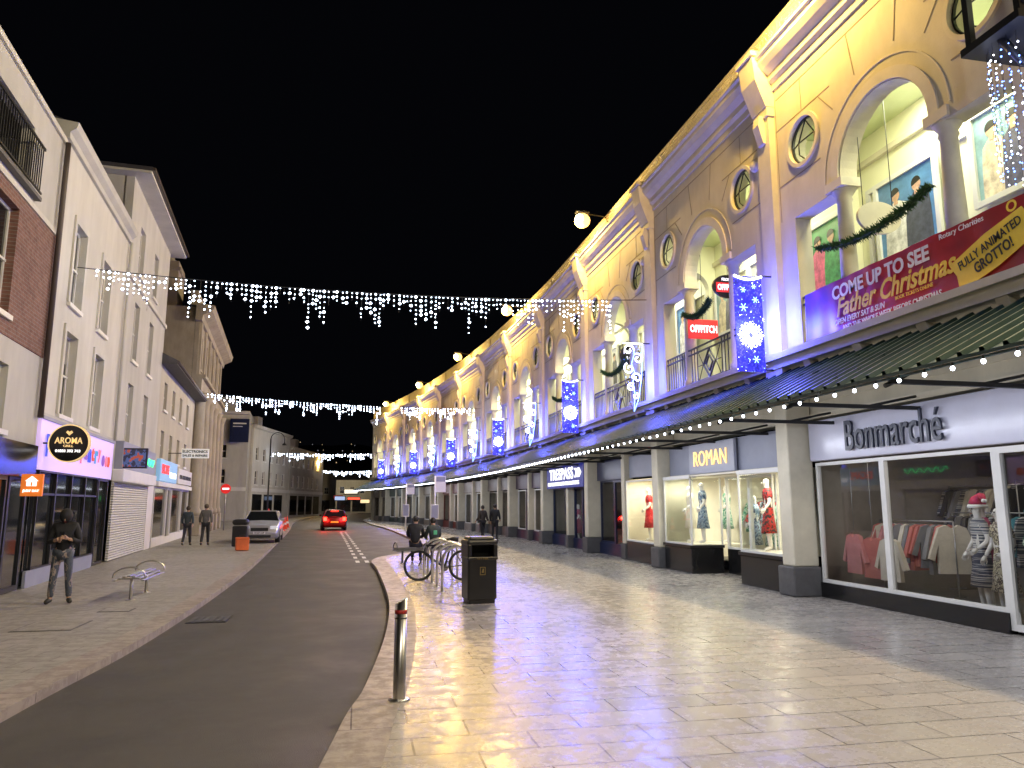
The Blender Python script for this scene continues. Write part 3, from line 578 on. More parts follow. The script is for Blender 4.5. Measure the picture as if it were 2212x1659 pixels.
mb.box(-.55,.85,-.42,.42,.0,.1,'black').box(-.55,.85,-.42,.42,1.85,2.0,'black').tube([(-.45,-.4,.2),(.45,-.4,1.8)],.03,'black',6).tube([(.45,-.4,.2),(-.45,-.4,1.8)],.03,'black',6).tube([(-.4,0,.05),(-.1,0,-.25),(.5,0,-.3)],.05,'black',8); mb.build('bracket',s)
mb=MB(); wr=MB()
for k in range(26):
    a=k*2*math.pi/26; rr=.42
    wr.tube([(rr*math.cos(a),rr*math.sin(a),0),(rr*math.cos(a),rr*math.sin(a),-1.2-.5*random.random())],.003,'wire',3,False)
    for z in range(16): mb.octa(((rr+random.uniform(-.03,.03))*math.cos(a),rr*math.sin(a),-.1-z*.1-random.uniform(0,.05)),random.uniform(.009,.016),'cyanled' if random.random()<.6 else 'whiteled')
b=mb.build('lantern_lights',s,fix=False); b['kind']='stuff'; b=wr.build('light_wires',s,fix=False); b['kind']='stuff'; light('POINT','lantern_glow',(-.5,-.5,-1),(.3,.42,1),60,s,.3)
# flood lamps on parapet
s0=None
for k in range(-1,6):
    Y=11.8+13.24*k; x=AX(Y)
    if s0 is None:
        s0=thing('flood_lamp','glowing yellow floodlight on a parapet arm','lamp',(x,Y,0),0,'floodlights along the parapet')
        MB().tube([(.5,0,11.9),(.3,0,12.35),(-.6,0,12.44)],.03,'black',6).build('arm',s0)
        MB().bbox(-.85,-.35,-.13,.13,12.41,12.49,'black',.02).build('lamp_housing',s0)
        MB().ball((-.6,0,12.13),.28,'lampglow',16,(1.05,1,.98)).build('lamp_lens',s0)
        MB().ball((-.76,-.17,12.13),.16,'lampcore',12).build('lamp_core',s0)
        light('POINT','lamp_light',(-.98,0,11.78),(1,.62,.15),1350,s0,.15)
        light('SPOT','lamp_fill_spot',(-1.2,0,12.0),(1,.93,.74),2900,s0,.5,(0,R(50),0),R(140))  # added neutral fill spot aimed across the street at the left facades
    else:
        c=s0.copy(); COL.objects.link(c); c.location=(x,Y,0)
        for ch in s0.children: dup(ch,c,ch.location.copy(),0).rotation_euler=ch.rotation_euler
# ---------------------------------------------------------------- left side
LR=R(95.3)
def LX(Y): return -6.9-.093*(Y-18)
def lwall(mb,x0,x1,z0,z1,holes,m,y0=0,th=.25):
    mb.plate([rect(x0,x1,z0,z1)]+[rect(*h) for h in holes],y0,y0+th,m)
M['blind']=mat('pale_blind',(.22,.21,.2),.8,var=.2)
wcount=[0]
def window(par,x,z0,z1,w_,y=.0,frame_m='white',n=2):
    mb=MB(); a,b=x-w_/2,x+w_/2; frame(mb,a,b,z0,z1,y+.13,frame_m,.06,.06); zm=(z0+z1)/2; mb.box(a,b,y+.11,y+.17,zm-.025,zm+.025,frame_m)
    if n==2: mb.box(x-.012,x+.012,y+.14,y+.17,z0,z1,frame_m)
    o=mb.build('window',par); mb=MB().quad([(a,y+.16,z0),(b,y+.16,z0),(b,y+.16,z1),(a,y+.16,z1)],'dkglass')
    wcount[0]+=1
    if wcount[0]%3==0: h=(z1-z0)*random.uniform(.25,.55); mb.quad([(a+.05,y+.155,z1-h),(b-.05,y+.155,z1-h),(b-.05,y+.155,z1),(a+.05,y+.155,z1)],'blind')
    mb.build('window_glass',o,fix=False); MB().box(a-.1,b+.1,y-.08,y+.12,z0-.1,z0-.002,frame_m).build('window_sill',o)
    return o
def bld(name,label,Y0,Y1,Hh,m,holes,ground_z,depth=9,loc=None,rz=LR,L=None):
    s=thing(name,label,'building',loc or (LX(Y0),Y0,0),rz); L=L or (Y1-Y0)/math.cos(R(5.3))
    mb=MB(); lwall(mb,0,L,ground_z,Hh,holes,m); mb.box(0,L,.25,.3,0,Hh,'dim_in'); mb.box(0,.2,.26,depth,0,Hh,m); mb.box(L-.2,L,.26,depth,0,Hh,m); mb.box(.2,L-.2,depth-.2,depth,0,Hh,m); mb.build('wall',s)
    return s,L
s,L=bld('brick_building','brick and render corner building with iron balcony',10.5,17.62,4.9,M['lwall2'],[(3.6,5.2,3.15,4.4)],3.0)
mb=MB(); lwall(mb,0,L,4.9,7.75,[(3.3,4.8,5.3,7.4)],M['brick'],y0=-.02); mb.build('brick_wall',s,label='red brick middle storey')
mb=MB(); lwall(mb,0,L,7.75,9.9,[(2.2,5.2,8.0,9.3)],M['lwall2']); mb.box(0,L,-.06,.3,9.9,10.02,'lwall').box(0,L,-.05,0,7.68,7.8,'lwall').box(0,L,.3,8,9.9,10.0,'slate').box(0,L,2.2,2.3,7.75,9.9,'lwall2'); mb.build('upper_storey',s)
mb=MB(); mb.box(2.0,5.6,-.12,-.09,9.0,9.05,'black').box(2.,5.6,-.12,-.09,8.05,8.09,'black').box(2.,5.6,-.13,0,7.9,7.98,'dkgrey')
k=2.
while k<5.6: mb.box(k,k+.02,-.115,-.095,8.05,9.0,'black'); k+=.12
mb.build('balcony_railing',s)
window(s,4.4,3.15,4.4,1.6); window(s,4.05,5.3,7.4,1.5)
MB().box(0,L-.1,-.12,0,2.3,2.98,'blackgloss').build('fascia',s); 
mb=MB(); frame(mb,.3,L-1.4,.1,2.3,-.02,'black',.08); frame(mb,L-1.3,L-.2,.02,2.3,-.02,'black',.1); mb.box(0,L,.02,.1,0,2.3,'dkglass'); mb.build('shopfront',s)
MB().tube([(L-.1,-.1,3.6),(L-.1,-.1,9.3),(L-.1,-.1,9.9)],.06,'pipe',8).build('drainpipe',s)
hol=[(1.4,2.4,3.85,5.85),(4.25,5.25,3.85,5.85),(1.4,2.4,6.55,8.55),(4.25,5.25,6.55,8.55)]
s,L=bld('terraced_building','pale rendered three storey terrace with sash windows',17.65,25,10.1,M['lwall'],hol,2.5)
for x in(1.9,4.75):
    window(s,x,3.85,5.85,1.0); window(s,x,6.55,8.55,1.0)
    for z0,z1 in((3.85,5.85),(6.55,8.55)): MB().plate([rect(x-.64,x+.64,z0-.0,z1+.16),rect(x-.5,x+.5,z0-.01,z1)],-.05,0.0,'lwall').build('window_surround',s)
MB().prism([(.3,10.1),(-.08,10.1),(-.08,10.25),(-.2,10.35),(-.24,10.5),(.3,10.55)],0,L,'lwall2').build('cornice',s); MB().box(0,L,-.06,0,3.62,3.75,'lwall2').build('string_course',s)
MB().prism([(.1,10.55),(4.5,11.8),(9,10.55)],0,L,'slate').build('roof',s)
MB().tube([(L-.1,-.09,3.7),(L-.1,-.09,9.2),(L-.1,-.09,10.1)],.045,'lwall2',8).build('drainpipe',s)
mb=MB()
for a in range(4): frame(mb,.4+a*1.35,.4+(a+1)*1.35,.35,2.5,-.05,'black',.04,.06); mb.box(.4+a*1.35,.4+(a+1)*1.35,-.04,0,1.95,2.0,'black')
frame(mb,5.9,7.1,.02,2.5,-.05,'black',.08,.06); mb.box(0.1,5.8,-.06,.0,0,.35,'greyf'); mb.box(0.1,L-.1,.02,.06,.05,2.5,'dkglass')
mb.build('shopfront',s)
hol=[]
for x in(2.1,5.0):
    for z0,z1 in((3.8,5.8),(6.6,8.6),(9.6,11.3)): hol.append((x-.45,x+.45,z0,z1))
s,L=bld('terraced_building','taller pale terrace with overhanging hipped roof',25.02,33,12.5,M['lwall2'],hol,2.5)
for a,b,z0,z1 in hol: window(s,(a+b)/2,z0,z1,.9)
mb=MB(); v=[(-.5,-.6,12.5),(L+.5,-.6,12.5),(L+.5,9,12.5),(-.5,9,12.5),(3,4,14.0),(L-3,4,14.0),(-.5,-.6,12.62),(L+.5,-.6,12.62),(L+.5,9,12.62),(-.5,9,12.62)]
mb.add(v,[(0,1,2,3),(6,7,5,4),(7,8,5),(8,9,4,5),(9,6,4),(0,1,7,6),(1,2,8,7),(2,3,9,8),(3,0,6,9)],'slate'); mb.box(-.46,L+.46,-.57,8.9,12.42,12.5,'lwall'); mb.box(-.5,L+.5,-.68,-.6,12.5,12.6,'pipe'); mb.build('roof',s)
MB().box(0,L,-.08,0,9.1,9.25,'lwall').build('string_course',s)
MB().bbox(1,1.9,4,5.2,12.8,15.2,'brick',.03).build('chimney',s)
M['shut']=mat('white_shutter',(.62,.62,.60),.45,var=.04)
nt=M['shut'].node_tree; wv=nt.nodes.new('ShaderNodeTexWave'); wv.bands_direction='Z'; wv.inputs['Scale'].default_value=4.; tc=nt.nodes.new('ShaderNodeTexCoord'); nt.links.new(tc.outputs['Object'],wv.inputs['Vector']); bp=nt.nodes.new('ShaderNodeBump'); bp.inputs['Distance'].default_value=.03; nt.links.new(wv.outputs[0],bp.inputs['Height']); nt.links.new(bp.outputs[0],nt.nodes['Principled BSDF'].inputs['Normal'])
MB().box(.35,6.4,-.08,0,.02,2.45,'shut').build('roller_shutter',s); MB().bbox(.3,6.5,-.35,0,2.45,2.85,'white',.03).build('shutter_box',s)
MB().box(6.6,L-.1,-.06,0,0,2.9,'white').build('side_door',s)
hol=[(x-.45,x+.45,z0,z1) for x in(1.5,4.,6.5,9.2) for z0,z1 in((3.7,4.9),(5.8,7.0))]
s,L=bld('terraced_building','low cream terrace with dark slate roof',33.02,45,7.6,M['lcream'],hol,2.6)
for a,b,z0,z1 in hol: window(s,(a+b)/2,z0,z1,.9)
MB().prism([(-.6,7.6),(-.6,7.78),(3.5,9.8),(8.8,7.8),(8.8,7.6)],-.1,L+.1,'slate').tube([(-.1,-.62,7.7),(L,-.62,7.7)],.07,'pipe',8).build('roof',s)
mb=MB(); frame(mb,.2,3.6,.3,2.5,-.06,'white',.07); frame(mb,3.7,5.,.02,2.5,-.06,'white',.1); frame(mb,5.2,8.6,.3,2.5,-.06,'white',.07); frame(mb,8.8,11.6,.3,2.5,-.06,'white',.08); mb.box(.1,11.7,-.08,0,0,.3,'white').box(.1,11.7,.02,.05,0,2.6,'dkglass').box(.1,11.7,-.2,-.0,2.5,2.7,'white'); mb.build('shopfront',s)
hol=[(x-.5,x+.5,9.7,11.7) for x in(1.6,4.3,7,9.7,12.6)]+[(x-.5,x+.5,4.8,7.2) for x in(1.6,4.3,7,9.7,12.6)]
s,L=bld('stone_building','weathered classical stone bank with giant columns and cornice',45.02,60,13.2,M['stone'],hol,2.8)
for a,b,z0,z1 in hol: window(s,(a+b)/2,z0,z1,1.0,frame_m='stone')
MB().prism([(.2,12.3),(-.15,12.3),(-.2,12.6),(-.7,12.85),(-.8,13.2),(.2,13.3)],-.6,L+.6,'stone').build('cornice',s); MB().box(0,L,-.3,0,8.2,9.0,'stone').box(0,L,-.5,0,9.0,9.2,'stone').build('entablature',s); MB().box(0,L,-.1,0,2.8,3.3,'stone').build('string_course',s); MB().box(0,L,.2,.6,13.3,14.2,'stone').build('parapet',s)
cpt=MB().lathe([(.42,0),(.42,.3),(.34,.45),(.34,3),(.29,6.6),(.36,6.8),(.44,7.1)],(0,-.25,1.1),'stone',16).bbox(-.48,.48,-.7,.1,0,1.1,'stone',.03)
c0=cpt.build('column',s,(.4,0,0)); p0=MB().box(-.3,.3,-.12,0,9.2,12.3,'stone').build('pilaster',s,(.4,0,0))
for x in(2.95,5.65,8.35,11.1,14.2): dup(c0,s,(x,0,0),0); dup(p0,s,(x,0,0),0)
MB().bbox(1,3.6,1.5,2.6,13.3,16.2,'stone',.04).box(.9,3.7,1.4,2.7,15.6,15.8,'stone').build('chimney',s)
for k in range(4): MB().lathe([(.17,0),(.14,.5)],(1.4+k*.6,2.05,16.2),'lcream',10).build('chimney_pot',s)
mb=MB()
for x in(1.6,4.3,7,9.7,12.6): mb.plate([rect(x-.9,x+.9,0,2.8)],.05,.1,'dkglass')
mb.build('shopfront',s)
for (p,q,hh,mm,nm) in (((-12,89),(-9.2,103),10.8,'lwall','far white stucco terrace with rows of windows'),((-9.1,103.5),(-5.6,121),9.4,'lwall2','lower far stucco terrace stepping down the street'),((-19,86),(-12.2,86.5),12,'lwall2','tall pale corner building with dark hoarding')):
    d=Vector(q)-Vector(p); ang=math.atan2(d.y,d.x); L=d.length; hol=[]
    nx=int(L/2.6)
    for k in range(nx):
        for z0,z1 in((4,5.6),(6.8,8.3)): xx=1.5+k*2.6; hol.append((xx-.5,xx+.5,z0,z1))
    s,L=bld('stucco_building',nm,0,0,hh,M[mm],hol,0,8,(p[0],p[1],0),ang,L)
    for h in hol: window(s,(h[0]+h[1])/2,h[2],h[3],1.0)
    MB().prism([(.2,hh-.5),(-.3,hh-.3),(-.4,hh),(.2,hh+.05)],0,L,'lwall').build('cornice',s); MB().box(0,L,-.1,0,3.2,3.6,'white').build('fascia',s)
    mb=MB()
    for k in range(int(L/4)): mb.box(.6+k*4,3.8+k*4,-.03,0,.3,2.9,'dkglass')
    mb.build('shopfront',s)
    MB().bbox(L*.5,L*.5+1.6,2,3,hh,hh+1.8,'lwall2',.03).build('chimney',s)
ends=[(-22,-12,8,120,'lcream'),(-4.5,2.5,6.6,155,'lwall'),(2.6,10,8.6,160,'lwall2'),(10.2,24,8,150,'stone'),(-12,-4.6,9,165,'lcream')]
for x0,x1,hh,yy,mm in ends:
    L=x1-x0; hol=[(1.2+k*2-.45,1.2+k*2+.45,z0,z0+1.4) for k in range(int(L/2)) for z0 in (3.9,)]
    s,L=bld('end_terrace','small distant terrace closing the street',0,0,hh,M[mm],hol,0,7,(x0,yy,0),0,L)
    for h in hol: window(s,(h[0]+h[1])/2,h[2],h[3],.9)
    MB().prism([(-.3,hh),(3,hh+1.6),(7,hh)],0,L,'slate').build('roof',s); mb=MB()
    for k in range(int(L/3)): mb.box(.3+k*3,3+k*3,-.05,0,.3,2.6,'dkglass')
    mb.build('shopfront',s)
light('POINT','distant_street_light',(-6.2,118,8.0),(1,.62,.18),1300,None,.3); light('POINT','distant_street_light',(-3,148,6),(1,.8,.5),700,None,.3); light('POINT','distant_street_light',(-3,92,8),(1,.95,.85),400,None,.3)
for o in list(COL.objects):
    if o.name.startswith('distant_street_light'): tag(o,'distant street lamp glow above the road','lamp','distant street lamp glows')
def litsign(x,y,z,w_,h,col,label,e=3):
    s=thing('lit_sign',label,'sign',(x,y,z)); MB().box(-w_/2,w_/2,-.1,0,-h/2,h/2,emit('sign_face',col,e)).build('panel',s); MB().box(-w_/2-.1,w_/2+.1,0,.08,-h/2-.1,h/2+.1,'black').build('frame',s)
litsign(-4.0,154.6,3.2,1.6,.5,(1,.06,.04),'distant glowing red shop sign',e=1.5); litsign(-1.5,154.6,4.3,2.6,.8,(1,.95,.8),'distant bright cream shop front panel',e=.9); litsign(-.9,154.5,2.9,2.4,.4,(1,.1,.05),'distant red fascia strip',e=1.5)
litsign(5,159.4,2.8,2,.5,(.05,1,.3),'distant green lit shop sign',e=1.5); litsign(-7.3,130,4.0,1.4,1.1,(1,.22,.18),'distant red and white sign',e=.9); litsign(3,120,2.6,.5,.5,(.1,1,.25),'distant green traffic signal lamp',e=2)
litsign(-2.6,110,2.6,1.4,.5,(.5,.65,1),'distant pale blue window display',e=.8); litsign(1.2,140,2.3,1.6,.6,(1,.75,.4),'distant warm lit shop window',e=1.2)
mb=MB(); nx=60; ny=12; vs=[];fs=[]
for a in range(nx+1):
    for b in range(ny+1):
        x=-260+520*a/nx; y=230+260*b/ny; z=-2+ (b/ny)**.8*(42+14*noise.noise(Vector((x*.012,y*.01,3))))+4*noise.noise(Vector((x*.05,y*.05,1)))
        vs.append((x,y,z))
for a in range(nx):
    for b in range(ny): fs.append((a*(ny+1)+b,(a+1)*(ny+1)+b,(a+1)*(ny+1)+b+1,a*(ny+1)+b+1))
M['hillm']=mat('dark_wooded_hill',(.02,.025,.02),.9,var=.5,scale=.1)
struct(mb.add(vs,fs,'hillm',True).build('hill'),'dark wooded hill behind the street')
mb=MB(); cols=[emit('house_light_warm',(1,.7,.35),.9),emit('house_light_white',(.9,.9,1),.6)]
for k in range(46):
    x=random.uniform(-70,40); f=random.uniform(.25,.85); y=230+260*f; z=-2+f**.8*42+3; mb.octa((x,y,z+1),random.uniform(.15,.3),cols[k%2])
o=mb.build('hillside_lights',fix=False); o['kind']='stuff'; o['label']='scattered tiny house lights on the dark hillside'; o['category']='lights'
# ---------------------------------------------------------------- left signs
def ls(Y,y,z,label,rot=0,name='shop_sign'): return thing(name,label,'sign',(LX(Y)+y,Y,z),LR+rot)
M['pantry']=emit('lilac_fascia_panel',(.66,.50,.92),.5)
s=ls(17.75,.05,3.05,'glowing lilac shop fascia with colourful playful letters'); MB().box(0,7.2,-.02,.08,-.55,.55,'pantry').box(0,7.2,-.06,.08,.55,.62,'greyf').build('panel',s)
mb=MB(); cl=[emit('letter_colour',c,.5) for c in((.05,.1,.7),(.7,.1,.05),(.05,.3,.6),(.8,.2,.3),(.25,.1,.5))]
for k,chh in enumerate('Perfect Pantry'):
    if chh!=' ': mb.text(chh,.55+k*.37,0+.05*(k%2),.28,.5 if chh.isupper() else .36,-.05,cl[k%5],.03)
for q in(5.9,6.3,6.6): mb.plate([circ(q,-.05,.16,12)],-.045,-.03,cl[(int(q*10))%5])
mb.build('lettering',s)
M['goldrim']=emit('gold_lettering',(.85,.62,.28),.7)
s=thing('round_sign','round black projecting sign with gold lettering','sign',(LX(18.2)+.62,18.0,3.08)); MB().plate([circ(0,0,.42,40)],-.05,.05,'blackgloss').plate([circ(0,0,.42,40),circ(0,0,.395,40)],-.06,.06,'goldrim').tube([(-.42,0,0),(-.7,0,0)],.02,'black',6).build('panel',s)
MB().text('AROMA',0,.06,.56,.14,-.07,'goldrim',.01).text('GRILL',0,-.06,.2,.05,-.07,'goldrim',0).text('01803 392 743',0,-.17,.5,.06,-.07,'signwhite',0).plate([[(0,.17),(.07,.24),(.04,.28),(0,.25),(-.04,.28),(-.07,.24)]],-.07,-.055,'goldrim').build('lettering',s)
M['orange']=emit('orange_sign_face',(.9,.22,.03),.45)
s=thing('projecting_sign','square orange delivery sign with white house logo','sign',(-6.42,16.6,2.13)); MB().bbox(-.2,.2,-.03,.03,-.22,.22,'orange',.01).tube([(-.2,0,.1),(-.42,0,.1)],.015,'black',6).build('panel',s)
MB().plate([[(-.09,-.02),(.09,-.02),(.09,.08),(.12,.08),(0,.18),(-.12,.08),(-.09,.08)],[(-.02,-.015),(.02,-.015),(.02,.06),(-.02,.06)]],-.045,-.032,'signwhite').text('JUST EAT',0,-.12,.3,.06,-.045,'signwhite',.02).build('lettering',s)
M['greenled']=emit('green_neon',(.05,1,.3),2.5); M['screen']=patt('dark_screen',[(.02,.02,.04),(.05,.08,.2),(.3,.06,.03)],6,.8)
s=ls(25.5,.15,3.2,'white boxed sign with green neon script'); MB().bbox(0,6.2,-.1,.2,-.35,.55,'greyf',.02).build('panel',s); MB().tube([(2.6+.12*t,-.13,.12*math.sin(t*1.3)+.1) for t in range(26)],.03,'greenled',6).build('neon_script',s)
s=thing('display_screen','dark projecting screen with blue and red picture','sign',(LX(26.2)+.6,25.6,3.2)); MB().bbox(-.42,.42,-.05,.05,-.32,.32,'black',.01).box(-.37,.37,-.06,-.051,-.27,.27,'screen').tube([(-.42,0,0),(-.7,0,0)],.02,'black',6).build('screen',s)
M['bluesign']=emit('blue_white_fascia',(.25,.5,.8),.35); M['redl']=emit('red_letter',(.9,.05,.05),1)
s=ls(33.5,.1,3.15,'blue and white shop fascia with red letters'); MB().bbox(0,5,-.08,.1,-.42,.5,'bluesign',.02).build('panel',s); MB().text('ESCAPE',1.3,.1,2,.4,-.1,'redl',.03).text('VAPE & REPAIR',3.6,-.1,2,.25,-.1,'signwhite',.02).build('lettering',s)
s=ls(39,.1,3.1,'plain white fascia with dark lettering'); MB().bbox(0,5.5,-.08,.1,-.35,.4,'white',.02).build('panel',s); MB().text('SALES  REPAIRS  UNLOCKING',2.7,0,4.5,.2,-.1,'lettersilver',.01).build('lettering',s)
s=thing('projecting_sign','small white projecting sign with black letters','sign',(-7.55,37,4.1)); MB().bbox(-.6,.6,-.04,.04,-.22,.22,emit('white_lit_sign',(.8,.8,.78),.35),.01).tube([(-.6,0,0),(-1.2,0,0)],.02,'black',6).build('panel',s); MB().text('ELECTRONICS',0,.09,1.1,.13,-.055,'bk',.02).text('SALES & REPAIRS',0,-.1,1.1,.11,-.055,'bk',.02).build('lettering',s)
s=thing('wall_sign','dark blue hoarding with pale border on the building','sign',(-13.1,85.8,9.8)); MB().box(-1.,1.,-.05,0,-1.3,1.3,'navy').box(-.7,.7,-.06,-.05,.7,.85,'white_s').box(-.7,.3,-.06,-.05,.4,.48,'white_s').build('panel',s)
# ---------------------------------------------------------------- icicle strings
def icicle(A,B,a0,a1,label,gaps=(),dens=.12,br=.023):
    A=Vector(A);B=Vector(B); s=thing('icicle_lights',label,'string lights',A,0,'icicle lights strung across the street'); D=B-A; sag=.25
    def P(t): return D*t-Vector((0,0,sag*4*t*(1-t)))
    MB().tube([P(k/24) for k in range(25)],.012,'wire',5).build('cable',s,fix=False)
    mb=MB(); wr=MB(); L=D.length; t=a0; k=0; pat=[.25,.45,.85,.35,.6,.3,1.0,.5,.3,.75,.45,.55]
    while t<a1:
        if not any(g0<t<g1 for g0,g1 in gaps):
            p=P(t); ln=pat[(k*5)%12]*random.uniform(.75,1.15); z=.04; 
            wr.tube([p,p-Vector((0,0,ln))],.003,'wire',3,False)
            while z<ln:
                if random.random()<.92: mb.octa(p+Vector((random.uniform(-.012,.012),random.uniform(-.03,.03),-z)),br*random.choice((.6,.7,.9,1.1,1.8)),'bulb')
                z+=random.uniform(.10,.16)
        k+=1; t+=dens*random.uniform(.75,1.25)/L
    o=mb.build('icicle_bulbs',s,fix=False); o['kind']='stuff'; b=wr.build('icicle_wires',s,fix=False); b['kind']='stuff'
icicle((LX(20)+.02,19.6,7.6),(8.2,20.07,7.75),.03,.93,'white icicle string lights hung high across the street')
icicle((LX(44),43.6,7.95),(AX(46.5)-.1,46.5,7.8),.05,.96,'white icicle string lights hung across the street further on',((.62,.69),),.17,.036)
icicle((-14.5,96,8.2),(3.5,92,7.9),.05,.97,'distant white icicle lights over the road',(),.3,.055)
icicle((-6.2,125,7.2),(4.,120,7.2),.05,.97,'distant white icicle lights over the road',(),.36,.065)
# ---------------------------------------------------------------- street furniture
s=thing('bollard','round stainless bollard with slanted top and red band','bollard',(.42,7.15,0))
mb=MB(); n=28; r_=.056; vs=[(r_*math.cos(2*math.pi*j/n),r_*math.sin(2*math.pi*j/n),0) for j in range(n)]+[(r_*math.cos(2*math.pi*j/n),r_*math.sin(2*math.pi*j/n),.87+.55*r_*math.cos(2*math.pi*j/n)) for j in range(n)]
mb.add(vs,[(j,(j+1)%n,n+(j+1)%n,n+j) for j in range(n)],'steel',True); mb.add([vs[n+j] for j in range(n)],[tuple(range(n))],'steel'); mb.build('post',s)
M['redtape']=mat('red_reflective_band',(.32,.02,.02),.3); MB().lathe([(.0575,0),(.0575,.035)],(0,0,.755),'redtape',28).build('reflective_band',s); MB().lathe([(.0575,0),(.0575,.01)],(0,0,.71),'blackgloss',28).build('groove_ring',s); MB().lathe([(.1,0),(.09,.012),(.058,.014)],(0,0,0),'steel',28).build('base_plate',s)
s=thing('litter_bin','square black litter bin with domed top and side openings','bin',(2.2,13.7,0),R(6)); M['binp']=mat('black_bin_plastic',(.012,.012,.013),.32,var=.3)
MB().bbox(-.27,.27,-.25,.25,.06,.80,'binp',.035).bbox(-.24,.24,-.22,.22,0,.07,'binp',.01).bbox(-.285,.285,-.265,.265,.76,.82,'binp',.02).bbox(-.28,-.2,-.26,.26,.8,1.04,'binp',.02).bbox(.2,.28,-.26,.26,.8,1.04,'binp',.02).box(-.2,.2,.1,.16,.8,1.05,'rubber').build('bin_body',s)
MB().bbox(-.29,.29,-.27,.27,1.02,1.12,'binp',.04).bbox(-.24,.24,-.22,.22,1.10,1.17,'binp',.035).build('bin_lid',s)
M['goldp']=mat('dull_gold_print',(.25,.18,.06),.4); MB().text('LITTER',0,.84-.05,.2,.03,-.27,'goldp',.01).plate([rect(-.05,.05,.5,.64),rect(-.04,.04,.51,.63)],-.256,-.251,'goldp').plate([[(-.02,.54),(.02,.54),(.02,.61),(0,.61)]],-.256,-.251,'goldp').build('bin_emblem',s)
tag(MB().box(-.25,.25,-.3,.3,0,.006,'galv').build('ground_plate',None,(2.12,12.95,0),R(6)),'flat grey metal plate fixed in the paving','metal plate')
grp='steel cycle stands in a row'; r0=None
for k in range(5):
    if r0 is None:
        r0=thing('cycle_stand','curved stainless hoop cycle stand','cycle rack',(1.75,15.5,0),0,grp)
        pts=[(-.02,0,0),(-.02,0,.55)]+[(.33-.35*math.cos(t*math.pi/10),0,.62+.28*math.sin(t*math.pi/10)) for t in range(11)]+[(.68,0,.0)]
        MB().tube(pts,.027,'steel',10).build('hoop',r0); MB().lathe([(.06,0),(.055,.01)],(-.02,0,0),'steel').build('foot_plate',r0); MB().lathe([(.06,0),(.055,.01)],(.68,0,0),'steel').build('foot_plate',r0)
    else:
        c=r0.copy(); COL.objects.link(c); c.location=(1.75-.02*k,15.5+k*.85,0)
        for ch in r0.children: dup(ch,c,ch.location.copy(),0)
def bicycle(loc,rz,col,label,lean=0):
    s=thing('bicycle',label,'bicycle',loc,rz); s.rotation_euler=(lean,0,rz); fm=mat('bike_paint',col,.3); wr=.33
    for x in(-.52,.52):
        w_=MB().tube([(x+wr*math.cos(t*math.pi/16),0,wr+.01+wr*math.sin(t*math.pi/16)) for t in range(33)],.024,'rubber',8,False).build('wheel',s)
        MB().tube([(x+(wr-.025)*math.cos(t*math.pi/16),0,wr+.01+(wr-.025)*math.sin(t*math.pi/16)) for t in range(33)],.011,'black',6,False).build('rim',w_); mb=MB().cyl((x,-.04,wr+.01),(x,.04,wr+.01),.02,'galv',n=8)
        for t in range(18): a=t*math.pi/9; mb.tube([(x,0,wr+.01),(x+(wr-.03)*math.cos(a),0,wr+.01+(wr-.03)*math.sin(a))],.0022,'galv',3,False)
        mb.build('spokes',w_)
    bb=(-.08,0,.29); st=(-.22,0,.78); hd=(.36,0,.80); hb=(.40,0,.62)
    mb=MB().tube([bb,st],.022,fm).tube([bb,hb],.024,fm).tube([st,hd],.022,fm).tube([hd,hb],.024,fm)
    for y in(-.03,.03): mb.tube([bb,(-.52,y*1.6,.34)],.01,fm,6).tube([st,(-.52,y*1.6,.34)],.009,fm,6).tube([hb,(.52,y*1.6,.34)],.012,fm,6)
    mb.build('bike_frame',s); MB().tube([st,(-.25,0,.92)],.013,'galv').tube([(-.40,0,.93),(-.28,0,.945),(-.12,0,.93)],[.06,.045,.018],'rubber',8).build('saddle',s)
    MB().tube([hd,(.34,0,.93)],.014,'galv').tube([(.38,-.3,.95),(.36,-.12,.94),(.34,0,.93),(.36,.12,.94),(.38,.3,.95)],.012,'black').build('handlebar',s)
    MB().lathe([(.09,-.004),(.09,.004)],(0,0,0),'galv',20,T=Matrix.Translation((-.08,-.05,.29))@Matrix.Rotation(R(90),4,'X')).tube([(-.08,-.07,.29),(-.0,-.08,.15)],.01,'galv',6).tube([(-.08,.07,.29),(-.16,.08,.43)],.01,'galv',6).box(-.04,.04,-.15,-.07,.14,.16,'rubber').box(-.2,-.12,.07,.15,.42,.44,'rubber').build('pedal_crank',s)
bicycle((1.95,17.75,0),R(176),(.02,.02,.03),'black bicycle leaning on a steel cycle stand',R(4))
def bench(loc,rz,label,m='steel'):
    s=thing('bench',label,'bench',loc,rz,'steel slatted street benches')
    L=1.7; mb=MB()
    for k in range(7):
        x=-.24+k*.08
        z=.45+.05*math.cos((x)*9)-.05; mb.bbox(x-.028,x+.028,-L/2,L/2,z-.012,z+.012,m,.006)
    mb.build('seat',s)
    for y in(-L/2+.03,L/2-.03):
        MB().tube([(-.27,y,.42)]+[(.27*-math.cos(t*math.pi/10),y,.44+.17*math.sin(t*math.pi/10)) for t in range(11)]+[(.27,y,.42)],.017,m,8).build('armrest',s)
    for y in(-.6,.6): MB().tube([(0,y,0),(0,y,.40)],.03,m,10).box(-.24,.24,y-.02,y+.02,.37,.40,m).lathe([(.09,0),(.08,.012)],(0,y,0),m).build('leg',s)
    return s
bench((-4.1,15.9,0),R(2),'slatted steel bench with arched armrests on the pavement'); bench((1.95,23.2,0),R(100),'dark slatted bench facing the road','dkgrey')
